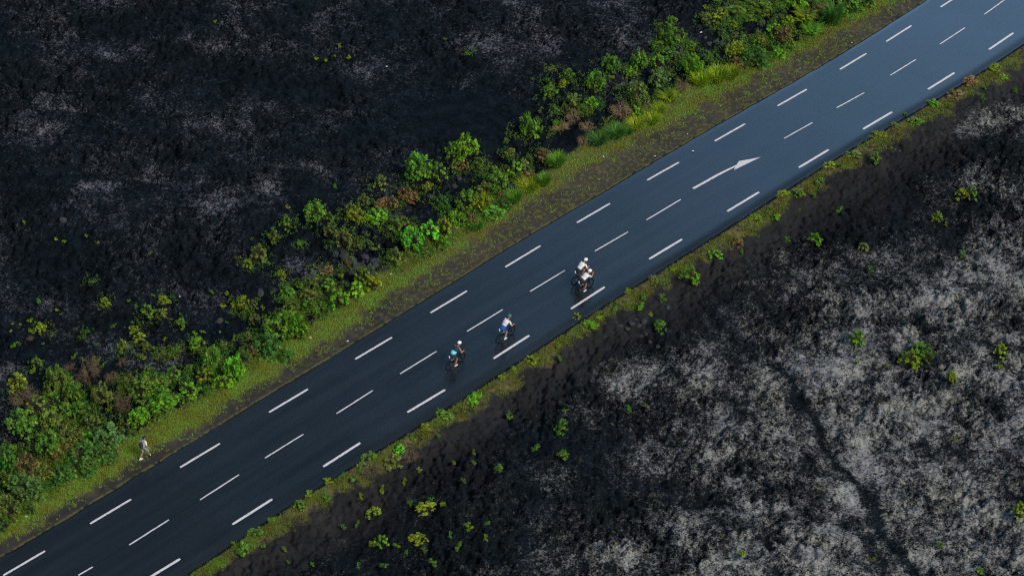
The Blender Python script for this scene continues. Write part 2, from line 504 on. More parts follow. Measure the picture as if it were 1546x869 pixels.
def HZ(x, y):
    """height of the built ground"""
    x = np.atleast_1d(np.asarray(x, float)); y = np.atleast_1d(np.asarray(y, float))
    i = np.clip(np.searchsorted(GX, x) - 1, 0, len(GX) - 2); j = np.clip(np.searchsorted(GY, y) - 1, 0, len(GY) - 2)
    a = np.clip((x - GX[i]) / (GX[i + 1] - GX[i]), 0, 1); b = np.clip((y - GY[j]) / (GY[j + 1] - GY[j]), 0, 1)
    return (GZ[j, i] * (1 - a) + GZ[j, i + 1] * a) * (1 - b) + (GZ[j + 1, i] * (1 - a) + GZ[j + 1, i + 1] * a) * b


# ------------------------------------------------------------------ road
CENTRE = [((118, 868), (140, 855)), ((195, 822), (255, 784)), ((302, 754), (361, 716)), ((400, 691), (458, 655)), ((508, 624), (563, 589)),
          ((604, 564), (659, 530)), ((705, 500), (759, 467)), ((800, 440), (853, 408)), ((898, 379), (948, 350)), ((976, 332), (1028, 301)),
          ((1184, 209), (1227, 185)), ((1263, 163), (1305, 140)), ((1344, 114), (1383, 90)), ((1419, 67), (1457, 42)), ((1486, 22), (1517, 0))]
EDGE_L = [((5, 868), (68, 831)), ((136, 790), (198, 753)), ((272, 705), (332, 669)), ((406, 622), (465, 587)), ((536, 542), (592, 509)),
          ((650, 472), (705, 439)), ((763, 403), (816, 371)), ((871, 336), (921, 307)), ((977, 272), (1025, 245)), ((1079, 213), (1125, 187)),
          ((1174, 160), (1218, 135)), ((1268, 105), (1308, 81)), ((1338, 63), (1376, 39)), ((1420, 11), (1462, -16))]
EDGE_R = [((216, 877), (272, 843)), ((351, 791), (411, 753)), ((488, 704), (544, 668)), ((615, 622), (672, 588)), ((745, 541), (799, 506)),
          ((862, 466), (913, 433)), ((980, 391), (1030, 361)), ((1098, 319), (1146, 290)), ((1206, 253), (1251, 226)), ((1303, 195), (1347, 169)),
          ((1401, 135), (1441, 110)), ((1493, 75), (1530, 50))]


def road_z(s, n):
    a, b = eL(s) - n, n - eR(s)              # distance inside each edge
    z = 0.0 - .035 * (1 - sstep(0, .35, a)) - .10 * (1 - sstep(0.0, .85, b)) ** 1.5
    return z


def build_road():
    ss = np.concatenate([np.linspace(-420, -62, 60), np.arange(-60, 66, .2), np.linspace(68, 420, 60)])
    ts = np.concatenate([[0, .015, .03, .045], np.linspace(.06, .80, 22), np.linspace(.82, 1, 16)])
    S, T = np.meshgrid(ss, ts, indexing='ij')
    # ragged asphalt edges
    el = eL(S) + .09 * fbm(S, S * 0 + 3, 1.6, 4, 401, .65) * (T < .5)
    er = eR(S) + .11 * fbm(S, S * 0 + 9, 1.8, 4, 411, .65) * (T > .5)
    N = el + (er - el) * T
    Z = road_z(S, np.clip(N, eR(S), eL(S))) + .008 * fbm(S, N, 6, 2, 421)
    x, y = xy(S, N)
    cs = np.array([sn(*G((a[0] + b[0]) / 2, (a[1] + b[1]) / 2)) for a, b in CENTRE])
    cn = np.interp(S, cs[:, 0], cs[:, 1])
    V = np.stack([x, y, Z], -1)
    ns, k = S.shape
    # skirts down into the ground
    lo1 = V[:, 0].copy(); lo1[:, 2] -= .16; lo2 = V[:, -1].copy(); lo2[:, 2] -= .2
    V = np.concatenate([lo1[:, None], V, lo2[:, None]], 1)
    pad = lambda A: np.concatenate([A[:, :1], A, A[:, -1:]], 1)
    idx = np.arange(ns * (k + 2)).reshape(ns, k + 2)
    Fq = np.stack([idx[:-1, :-1], idx[:-1, 1:], idx[1:, 1:], idx[1:, :-1]], -1).reshape(-1, 4)[:, ::-1]
    me = np_mesh('road', V.reshape(-1, 3), Fq, M_ASPHALT, True,
                 {'along': pad(S).ravel(), 'across': pad(N).ravel(), 'joint': pad(-cn - .02).ravel()})
    return props(mesh_obj('road', me), kind='structure')


ROAD = build_road()


def dash(name, a, b, width, ragged=1.0):
    pa, pb = np.array(G(*a)), np.array(G(*b))
    L = np.linalg.norm(pb - pa); d = (pb - pa) / L; nrm = np.array([-d[1], d[0]])
    m = 14
    t = np.linspace(0, 1, m)
    V = []
    for side in (-1, 1):
        w = width / 2 * np.ones(m)
        w[0] *= .8; w[-1] *= .8
        w = w + rng.normal(0, .004, m) * ragged
        p = pa[None] + d[None] * (t * L)[:, None] + nrm[None] * (side * w)[:, None]
        s, n = sn(p[:, 0], p[:, 1])
        z = road_z(s, n) + .008 * fbm(s, n, 6, 2, 421) + .006
        V.append(np.column_stack([p, z]))
    V = np.concatenate(V)
    Fq = np.array([[i, i + 1, m + i + 1, m + i] for i in range(m - 1)])
    return mesh_obj(name, np_mesh(name, V, Fq, M_PAINT), ROAD)


for a, b in EDGE_L: dash('edge_line_dash', a, b, .145)
for a, b in EDGE_R: dash('edge_line_dash', a, b, .17)
for a, b in CENTRE: dash('centre_line_dash', a, b, .092)


def arrow():
    up = [(435, 533), (520, 487), (620, 430), (700, 391), (785, 352)]
    lo = [(455, 546), (540, 500), (640, 443), (705, 409), (774, 374)]
    head = [(785, 352), (803, 326), (905, 308), (974, 293), (870, 344), (763, 396), (774, 374)]
    cv = lambda p: (960 + p[0] / 5.153, 180 + p[1] / 5.153)
    bm = bmesh.new()

    def P(p):
        x, y = G(*cv(p)); s, n = sn(x, y)
        return bm.verts.new((x, y, float(road_z(s, n) + .008 * fbm(np.array([s]), np.array([n]), 6, 2, 421)[0] + .006)))
    thin = lambda a, b: [((p[0] * .88 + q[0] * .12), (p[1] * .88 + q[1] * .12)) for p, q in zip(a, b)]
    up, lo = thin(up, lo), thin(lo, up)
    U, Lw = [P(p) for p in up], [P(p) for p in lo]
    for i in range(4): bm.faces.new((Lw[i], Lw[i + 1], U[i + 1], U[i]))
    hv = [U[-1]] + [P(p) for p in head[1:-1]] + [Lw[-1]]
    c = P((840, 348))
    for i in range(len(hv) - 1): bm.faces.new((c, hv[i + 1], hv[i]))
    bm.faces.new((c, hv[0], hv[-1]))
    bmesh.ops.recalc_face_normals(bm, faces=bm.faces)
    if sum(f.normal.z for f in bm.faces) < 0: bmesh.ops.reverse_faces(bm, faces=bm.faces)
    me = bpy.data.meshes.new('lane_arrow'); bm.to_mesh(me); bm.free(); me.materials.append(M_PAINT)
    mesh_obj('lane_arrow', me, ROAD)


arrow()

# ------------------------------------------------------------------ vegetation meshes
def leaf_quads(C, D, Nn, ln, wd, bend=.25):
    """one bent diamond leaf for every row: base C, direction D, side-normal from Nn"""
    S = np.cross(D, Nn); S /= np.linalg.norm(S, axis=1, keepdims=True) + 1e-9
    up = np.cross(S, D)
    ln = ln[:, None]; wd = wd[:, None]
    a = C; tip = C + D * ln - up * ln * bend
    m = C + D * ln * .45
    V = np.stack([a, m + S * wd, tip, m - S * wd], 1).reshape(-1, 3)
    n = len(C)
    Fq = np.arange(n * 4).reshape(n, 4)
    return V, Fq


def unit(v): return v / (np.linalg.norm(v, axis=-1, keepdims=True) + 1e-9)


def shrub_arrays(seed, rad, hgt, lobes, ros, lv, leaf, style):
    g = np.random.default_rng(seed)
    C, D, N, ln, tint, hue = [], [], [], [], [], []
    stems = []
    for k in range(lobes):
        ang = g.uniform(0, 2 * np.pi); rr = rad * (.9 if lobes > 8 else .62) * math.sqrt(g.uniform(0.02, 1))
        hz = hgt * (1 - .6 * (rr / rad) ** 2) * g.uniform(.3, 1.12)
        lr = rad * g.uniform(.08, .24) * (1 if style != 'thin' else .7)
        c = np.array([rr * math.cos(ang), rr * math.sin(ang), max(hz - lr * .5, lr * .35)])
        stems.append(c)
        lt = g.uniform(.72, 1.25); lh = g.normal(0, .5)
        for r_ in range(ros):
            d = unit(g.normal(0, 1, 3)); d[2] = abs(d[2]) * 1.0 - .25; d = unit(d)
            p = c + d * lr * g.uniform(.55, 1.05) * np.array([1, 1, min(1.1, hgt / rad)])
            p[2] = max(p[2], .03)
            rt = lt * g.choice([.6, .85, 1.0, 1.3, 1.6], p=[.2, .25, .25, .2, .1])
            ax = unit(d * .8 + np.array([0, 0, .7]))
            q = unit(np.cross(ax, g.normal(0, 1, 3)))
            q2 = np.cross(ax, q)
            for i in range(lv):
                a = 2 * np.pi * i / lv + g.uniform(-.4, .4)
                tilt = g.uniform(.1, .75)
                dd = unit((q * math.cos(a) + q2 * math.sin(a)) * (1 - tilt * .4) + ax * tilt)
                C.append(p + dd * leaf * .08); D.append(dd); N.append(ax)
                ln.append(leaf * g.uniform(.65, 1.25)); tint.append(rt * g.uniform(.8, 1.2)); hue.append(lh + g.normal(0, .35))
    C, D, N = map(np.array, (C, D, N)); ln = np.array(ln)
    V, Fq = leaf_quads(C, D, N, ln, ln * g.uniform(.2, .3))
    return V, Fq, np.repeat(tint, 4), np.repeat(np.clip(hue, -1.2, 1.2), 4), stems


def blade_arrays(seed, rad, hgt, n, width, arch=.6):
    """grass clump / fern fronds: long arching blades of 3 segments"""
    g = np.random.default_rng(seed)
    V, Fq, T, H = [], [], [], []
    for k in range(n):
        a = g.uniform(0, 2 * np.pi); r0 = rad * .55 * math.sqrt(g.uniform(0, 1)); b = a + g.normal(0, .5)
        p = np.array([r0 * math.cos(a), r0 * math.sin(a), 0.])
        out = np.array([math.cos(b), math.sin(b), 0]); sd = np.array([-out[1], out[0], 0])
        h = hgt * g.uniform(.55, 1.1); L = rad * g.uniform(.3, .9); t0 = g.uniform(.65, 1.35); h0 = g.normal(0, .5)
        i0 = len(V)
        for j, t in enumerate((0, .4, .75, 1)):
            q = p + out * L * t ** 1.5 + np.array([0, 0, h * (t * (1 + arch) - arch * t * t * 1.35)])
            w = width * (.6, 1, .7, .08)[j]
            V += [q - sd * w, q + sd * w]
            T += [t0, t0]; H += [h0, h0]
        for j in range(3): Fq.append([i0 + 2 * j, i0 + 2 * j + 1, i0 + 2 * j + 3, i0 + 2 * j + 2])
    return np.array(V), np.array(Fq), np.array(T), np.clip(H, -1.2, 1.2)


def tube_arrays(paths, sides=5):
    """paths: list of (points, radii)"""
    V, Fq = [], []
    for pts, rad in paths:
        pts = [np.array(p, float) for p in pts]
        i0 = len(V)
        for i, p in enumerate(pts):
            d = unit((pts[min(i + 1, len(pts) - 1)] - pts[max(i - 1, 0)]))
            a = unit(np.cross(d, [0.31, .2, .93] if abs(d[2]) < .9 else [1, 0, 0])); b = np.cross(d, a)
            for s in range(sides):
                t = 2 * np.pi * s / sides
                V.append(p + (a * math.cos(t) + b * math.sin(t)) * rad[i])
        for i in range(len(pts) - 1):
            for s in range(sides):
                s2 = (s + 1) % sides
                Fq.append([i0 + i * sides + s, i0 + i * sides + s2, i0 + (i + 1) * sides + s2, i0 + (i + 1) * sides + s])
    return np.array(V), np.array(Fq)


def stems_mesh(stems, seed, rad):
    g = np.random.default_rng(seed)
    P = []
    for c in stems:
        b = np.array([c[0] * .15, c[1] * .15, -.06])
        m1 = b * .6 + c * .4 + g.normal(0, .05, 3) * rad
        P.append(([b, m1, c], [.02 + .012 * rad, .013 + .008 * rad, .006]))
        for _ in range(2):
            P.append(([m1, (m1 + c) / 2 + g.normal(0, .12, 3) * rad, c + g.normal(0, .2, 3) * rad * .6], [.009, .007, .004]))
    V, Fq = tube_arrays(P, 4)
    return np_mesh('branches', V, Fq, M_STEM)


# prototypes by size; every one has radius / height in metres
PROTO = {}


def make_protos():
    spec = {
        #        radius hgt  lobes ros lv leaf   style
        'L': [(.95, 1.2, 70, 8, 7, .088, ''), (.95, 1.05, 66, 8, 7, .09, ''), (1.0, 1.3, 74, 8, 7, .085, ''), (.95, 1.0, 64, 8, 7, .095, '')],
        'M': [(.55, .8, 30, 7, 7, .075, ''), (.55, .7, 28, 7, 7, .08, ''), (.55, .95, 30, 6, 7, .075, 'thin'), (.58, .75, 32, 7, 7, .075, '')],
        'S': [(.28, .46, 8, 6, 6, .075, ''), (.28, .4, 7, 6, 6, .08, ''), (.25, .6, 8, 5, 6, .075, 'thin'), (.3, .38, 8, 6, 6, .075, '')],
    }
    for k, L in spec.items():
        PROTO[k] = []
        for i, (r, h, lo, ro, lv, lf, st) in enumerate(L):
            V, Fq, T, H, stems = shrub_arrays(100 + 10 * i + ord(k), r, h, lo, ro, lv, lf, st)
            me = np_mesh('foliage', V, Fq, M_LEAF, False, {'tint': T, 'hue': H})
            PROTO[k].append((me, stems_mesh(stems, 7 * i + 3, r), r, h))
    PROTO['T'] = []                                    # tall-grass clumps
    for i in range(3):
        V, Fq, T, H = blade_arrays(500 + i, .6, .6, 420, .014, .5)
        PROTO['T'].append((np_mesh('blades', V, Fq, M_LEAF, False, {'tint': T, 'hue': H}), None, .6, .5))
    PROTO['F'] = []                                    # ferns: leaflets along arching fronds
    for i in range(2):
        g = np.random.default_rng(600 + i)
        C, D, N, ln, T, H = [], [], [], [], [], []
        for k in range(46):
            a = g.uniform(0, 6.28); b = np.array([math.cos(a), math.sin(a), 0]) * g.uniform(0, .25)
            o = np.array([math.cos(a), math.sin(a), 0]); sd = np.array([-o[1], o[0], 0]); L = g.uniform(.3, .62); h = g.uniform(.3, .65); t0 = g.uniform(.7, 1.3)
            for t in np.linspace(.15, 1, 12):
                p = b + o * L * t ** 1.3 + np.array([0, 0, h * (1.7 * t - .95 * t * t)])
                for sg in (-1, 1):
                    C.append(p); D.append(unit(sd * sg + o * .5)); N.append(np.array([0, 0, 1.])); ln.append(.15 * (1.15 - t)); T.append(t0); H.append(g.normal(0, .3))
        V, Fq = leaf_quads(np.array(C), np.array(D), np.array(N), np.array(ln), np.array(ln) * .22)
        PROTO['F'].append((np_mesh('fronds', V, Fq, M_LEAF, False, {'tint': np.repeat(T, 4), 'hue': np.clip(np.repeat(H, 4), -1, 1)}), None, .6, .6))
    PROTO['N'] = []; PROTO['W'] = []                   # dry brushwood: bare sprawling twigs; bleached flattened straw
    for i in range(5):
        g = np.random.default_rng(700 + i)
        P = []
        for k in range(46):
            a = g.uniform(0, 6.28); L = g.uniform(.35, 1.0)
            o = np.array([math.cos(a), math.sin(a), 0])
            pts = [o * .1 * g.uniform(0, 1) - np.array([0, 0, .05])]
            for t in (.3, .6, 1):
                pts.append(o * L * t + g.normal(0, .07, 3) + np.array([0, 0, .38 * math.sin(t * 2.2) * g.uniform(.4, 1.2)]))
            P.append((pts, [.016, .013, .010, .006]))
            for _ in range(3):
                q = pts[2] + g.normal(0, .02, 3)
                P.append(([q, q + o * .12 + g.normal(0, .1, 3), q + o * .25 + g.normal(0, .16, 3)], [.010, .008, .005]))
        V, Fq = tube_arrays(P, 4)
        if i < 3: PROTO['N'].append((np_mesh('twigs', V, Fq, M_DRY), None, .9, .45))
        else: PROTO['W'].append((np_mesh('straw', V * np.array([1, 1, .55]), Fq, M_STRAW), None, .9, .25))


make_protos()

# ------------------------------------------------------------------ vegetation: every plant of the photograph
# close-ups the plants were read from: origin u, v and magnification
ZOOM = {'A': (0, 560, 3.219), 'B': (180, 440, 3.95), 'C': (360, 270, 4.139), 'D': (560, 190, 4.1375), 'E': (760, 80, 4.827), 'F': (980, 0, 4.294),
        'G': (0, 430, 5.114), 'H': (300, 600, 2.811), 'J': (750, 380, 3.218), 'K': (1100, 100, 2.482), 'L': (1000, 400, 1.853), 'M': (650, 500, 2.356), 'P': (0, 0, 1.0)}
# colour letter -> leaf colour, words
TONE = {'g': ((.105, .285, .016), 'bright green'), 'm': ((.084, .205, .022), 'green'), 'o': ((.11, .165, .03), 'olive'), 'y': ((.165, .25, .014), 'yellow-green'),
        'd': ((.05, .145, .024), 'dark green'), 'b': ((.075, .17, .045), 'blue-green'), 'n': ((.17, .125, .045), 'brownish olive'), 'e': ((.09, .42, .03), 'vivid emerald')}
# zoom: list of (tone, x, y of base, width, height[, form])   forms: '' leafy, T tall grass, F fern, N bare twigs
PLANTS = {
 'A': '''y 95 130 90 110|y 160 25 45 35|o 280 130 110 140|m 360 170 110 100|o 495 190 110 120|y 540 215 40 55|m 400 250 90 90|m 250 190 90 90|o 180 230 80 100
 m 110 330 150 110|o 250 300 110 100|o 350 400 110 130|e 440 360 65 85|b 530 400 140 120|n 550 412 80 50|d 400 520 200 120|d 500 480 150 110|m 240 420 110 110|g 60 420 55 55|d 40 520 110 150
 n 130 530 130 110|n 310 440 120 60|b 130 650 130 140|o 50 740 110 150|o 210 570 110 110|m 60 600 70 90|d 20 790 70 70|d 145 705 70 50|n 430 75 120 90 N|n 120 200 140 60 N|n 600 230 90 90 N
 m 690 170 110 140|m 770 120 100 90|o 640 130 70 90|m 800 170 80 80|d 300 560 110 80|m 330 250 90 90|o 440 300 80 80|m 60 500 80 80''',
 'B': '''m 180 170 90 80|o 265 190 80 80|y 270 90 80 50|m 365 210 60 40|y 85 260 60 50|y 25 380 70 110|y 125 310 70 60|o 165 380 80 70|y 275 300 30 25|m 330 400 60 90|o 135 440 60 80|m 165 530 70 80
 m 330 550 80 110|o 420 500 60 80|g 470 390 110 100|y 495 265 40 30|o 240 610 110 90|y 75 610 70 60|o 150 720 60 80|g 690 560 130 190|m 560 520 130 160|o 620 370 60 80|m 530 440 90 80|y 520 560 110 80
 g 430 650 120 90|g 260 740 140 100|m 260 670 110 70|g 120 810 130 90|g 345 690 90 60|d 735 450 80 110|n 800 420 70 70|d 890 420 160 140|m 950 330 170 170|g 1060 310 140 170|m 1000 250 120 110
 o 805 210 70 70|m 1010 65 90 65|m 1130 140 80 120|g 1170 165 50 60|y 740 130 90 90|y 690 120 50 60|y 855 120 30 50|o 800 120 60 60|y 620 105 40 35|y 690 310 40 60|o 770 310 60 60|y 600 255 25 25|m 550 30 35 40
 g 620 600 110 90|d 1000 430 110 70|n 600 480 80 60|y 640 40 40 40|o 30 560 60 60|y 450 270 40 30|m 640 200 25 20|y 380 240 40 25|o 260 410 60 45|y 200 45 25 30|y 60 70 20 20|m 100 100 20 20''',
 'C': '''m 300 340 80 140|o 225 420 80 110|o 130 540 110 130|o 85 400 30 40|m 385 440 60 60|m 475 300 140 140|m 570 290 60 90|o 575 390 80 100|o 650 455 110 150|o 700 240 70 110|o 780 190 70 100|o 890 90 100 90
 y 740 300 120 100|g 865 300 130 90|n 900 215 110 70|n 960 200 70 100|n 1060 170 120 90|m 990 360 110 100|b 800 410 60 50|y 880 440 30 25|y 850 470 50 35|g 435 570 25 35|y 265 640 70 60|y 60 570 70 60
 m 310 770 90 80|y 375 710 60 70|o 440 800 100 100|m 560 720 90 90|o 490 700 90 80|y 640 650 50 60|g 630 840 120 130|y 780 690 100 120|g 730 770 110 110|y 840 730 110 100|b 920 550 50 90|o 985 560 100 120
 n 690 580 60 90|y 835 590 30 35|n 550 620 90 60|m 600 70 40 35|n 310 200 40 35|o 340 840 110 60|m 510 850 90 60|o 820 640 70 40''',
 'D': '''e 265 790 130 150|e 365 740 110 140|y 455 700 100 120|m 300 380 150 190|m 420 390 110 150|g 590 240 150 160|m 500 220 80 110|o 520 310 70 80|n 575 300 70 70|m 680 270 70 60|b 640 370 30 30|o 355 430 90 60
 m 770 350 90 80|m 790 440 150 120|g 900 350 90 110|o 700 450 90 90|m 600 570 140 150|y 690 560 120 120|n 810 480 60 60|m 760 610 140 90|n 630 630 80 70|g 540 650 120 100|b 450 530 80 80|o 960 300 90 90
 n 1070 260 110 100|m 1160 290 120 90 T|n 980 380 100 80|y 980 445 140 70 T|m 1080 400 90 80 T|m 890 510 110 80 T|y 845 125 40 45|o 870 200 60 50|m 160 870 90 80|o 200 660 90 80|d 830 540 90 70|m 460 780 110 70|o 720 520 70 70
 m 660 670 90 60 T|d 330 840 120 60''',
 'E': '''m 195 650 160 180|g 380 560 60 70|m 330 380 130 130|m 475 220 90 90|y 440 270 100 70|o 350 150 60 50|m 315 240 60 60|m 665 310 150 150|o 500 430 130 130|g 640 450 110 110|m 590 460 60 60|m 780 170 140 120|y 785 215 60 40
 m 990 150 130 150|g 920 185 100 90|g 1120 120 90 100|b 1130 260 140 130|o 980 390 170 150|g 960 490 90 90|o 760 540 60 80|o 650 540 30 30|d 690 700 150 90 T|d 820 660 150 100 T|y 1080 550 130 80 T|y 1200 400 160 110 F|n 850 510 130 100 W
 y 960 590 140 80 T|o 275 460 50 60|b 375 480 70 90|n 500 520 120 60 W|n 420 600 120 60 W|n 610 600 110 60 W|n 1300 300 90 70 W|o 20 690 50 60|m 210 215 40 30|d 900 620 90 60 T|y 1130 470 110 70 T|n 580 690 70 60 W|m 840 355 40 30''',
 'F': '''o 60 200 50 50|m 130 330 150 130|m 210 290 80 90|m 135 200 60 80|g 280 520 130 150|m 405 480 60 140|m 270 340 60 60|o 370 180 80 80|y 370 75 45 40|y 450 170 110 90|m 690 110 180 100|g 620 75 110 60
 m 850 95 170 100|g 950 75 140 100|d 1110 55 160 70|m 560 115 110 60|y 540 190 60 50|b 470 260 80 60|b 610 290 60 50|y 560 400 140 100|d 680 480 160 150|g 705 320 70 70|g 800 270 110 110|n 870 310 120 120|y 900 180 80 60
 m 930 250 60 60|g 830 400 110 70|g 780 450 50 40|g 915 340 60 90|y 1010 210 160 140 F|g 1060 260 130 90 F|d 1190 200 130 140 T|m 1330 90 150 90|m 1430 60 100 60|y 330 590 130 90 T|y 440 570 150 100 T|y 530 545 110 90 T
 n 560 470 110 80|m 520 22 60 30|m 700 25 160 40|m 1000 20 120 40|m 1220 30 120 50|n 1110 110 110 60|y 1110 160 110 70 F|g 1240 140 90 80|d 1300 110 110 60 T|n 730 300 70 60|m 200 420 60 70|y 270 430 50 50
 m 60 350 80 70|d 120 400 110 80|m 380 400 60 60|y 340 130 40 40|m 500 150 60 50|m 650 160 90 50|g 870 210 70 60|o 60 290 60 60|m 430 15 50 25|d 1400 45 80 50 T''',
 'G': '''m 300 165 60 70|y 815 175 80 80|g 990 145 25 25|y 440 210 22 25|o 475 245 25 30|y 235 330 60 70|y 320 410 110 100|y 240 395 60 50|m 115 515 60 110|o 150 480 30 60|m 665 420 70 75|m 878 360 50 70|m 745 500 45 90
 m 580 600 60 80|o 640 615 50 110|o 740 640 70 90|m 800 670 60 80|m 285 660 80 110|y 245 690 28 25|y 195 780 60 45|o 130 860 70 70|m 1115 250 35 60|y 95 320 20 18|y 160 325 25 18|y 85 375 18 18|m 450 700 60 70|m 380 700 60 60|n 700 740 130 70 N
 n 860 770 110 60 N|m 330 470 25 25|y 400 410 30 25|n 235 440 50 25 N|n 540 680 90 50 N|m 540 760 70 80|m 420 790 80 90|n 940 640 80 50 N''',
 'H': '''g 1170 55 110 50|e 850 250 70 55|m 1040 110 90 45|g 650 370 50 50|m 540 450 60 50|m 430 490 70 70|m 190 680 90 80|y 100 745 60 50|g 310 545 60 40|y 690 440 30 40|y 740 520 60 50|m 610 575 35 50|m 675 560 30 40
 g 775 655 60 65|y 740 650 40 40|y 930 635 70 50|y 840 655 40 35|m 880 670 25 30|m 958 665 25 35|y 965 510 80 55|m 895 470 35 40|m 985 460 35 50|y 1040 470 35 30|m 1070 605 30 45|y 1145 590 40 50|g 1105 675 40 65
 y 875 380 30 60|y 780 420 40 45|m 1165 310 30 50|m 1275 340 45 50|m 1320 100 35 40|m 1430 250 40 70|y 1020 180 30 35|m 1225 550 30 25|y 1220 620 30 40|y 360 665 30 35|m 375 690 20 30|m 480 725 25 30
 m 680 735 30 40|m 785 745 40 60|m 990 725 40 50|m 275 650 30 25|o 1085 295 25 25|o 1120 390 30 40|y 935 325 25 40|m 1540 165 60 65|o 830 320 120 60|m 720 280 80 50|y 960 150 70 40|m 610 360 60 40|n 730 350 90 40 N|n 900 290 80 40 N
 y 550 380 60 50|m 240 600 80 50|y 140 640 60 45|y 470 430 60 40|o 700 320 80 40|m 910 195 60 40|o 1020 80 60 40''',
 'J': '''g 1060 60 90 80|g 940 180 80 100|g 1190 22 22 40|m 710 250 60 60|g 700 300 45 50|m 805 260 45 80|g 575 305 50 45|g 445 395 100 60|m 795 415 80 65|y 300 485 60 45|m 300 550 40 60|y 170 560 80 65|m 445 435 30 25
 m 640 790 40 60|y 720 770 22 40|m 330 800 35 25|m 310 868 35 30|m 60 815 40 35|y 750 322 35 20|y 80 590 60 45|y 640 215 60 35|o 760 160 70 40|y 500 340 60 35|y 390 340 50 35|y 20 640 60 50|y 860 110 60 45''',
 'K': '''m 265 505 55 60|m 325 505 35 45|m 550 380 40 55|m 420 395 35 50|m 150 570 40 40|g 180 590 40 30|y 205 500 60 35|m 415 565 30 40|g 325 690 45 50|o 505 700 40 35|m 530 785 30 45|m 905 520 50 90|y 870 520 50 50|m 220 670 25 35
 y 780 600 40 50|y 815 605 20 20|m 875 725 30 45|g 1025 60 50 30|m 950 140 25 40|m 955 98 30 45|n 35 690 60 50|m 660 200 40 40|m 835 110 30 40|g 770 165 70 30|g 50 710 20 30|m 700 238 80 35|y 100 600 70 40|o 470 360 70 35
 y 380 395 60 30|n 900 90 90 50|y 1000 35 70 40|m 1070 110 30 30|y 560 285 70 35|n 850 140 80 30|m 340 450 50 30|o 620 240 50 30''',
 'L': '''m 540 240 50 50|m 735 290 45 70|y 690 305 50 60|m 715 265 50 40|y 945 268 40 40|y 810 343 40 40|y 995 718 40 50|y 630 295 20 18|y 220 830 30 55|y 545 283 16 16|y 940 300 24 20|m 890 868 30 18|y 820 495 16 16|o 775 800 30 25|o 585 835 25 18|o 165 770 18 25''',
 'P': '''y 325 37 7 6|y 478 94 8 7|y 513 75 8 8|y 527 97 11 9|y 492 96 8 7|y 505 88 6 6|y 672 63 8 6|m 709 88 12 8|y 130 360 6 6|y 97 371 9 8|y 85 365 7 6|y 36 341 6 8|y 148 369 7 6|m 138 432 14 9|y 227 386 6 7|m 1016 40 14 12|m 1003 60 12 10|m 752 235 8 9''',
 'M': '''m 705 300 22 40|m 30 385 22 22|m 375 445 30 55|m 460 380 35 45|m 470 460 40 32|m 240 520 35 38|y 45 630 25 22|y 660 770 12 12|m 645 340 14 16|o 765 290 16 24|o 155 445 22 24|m 80 490 16 16''',
}
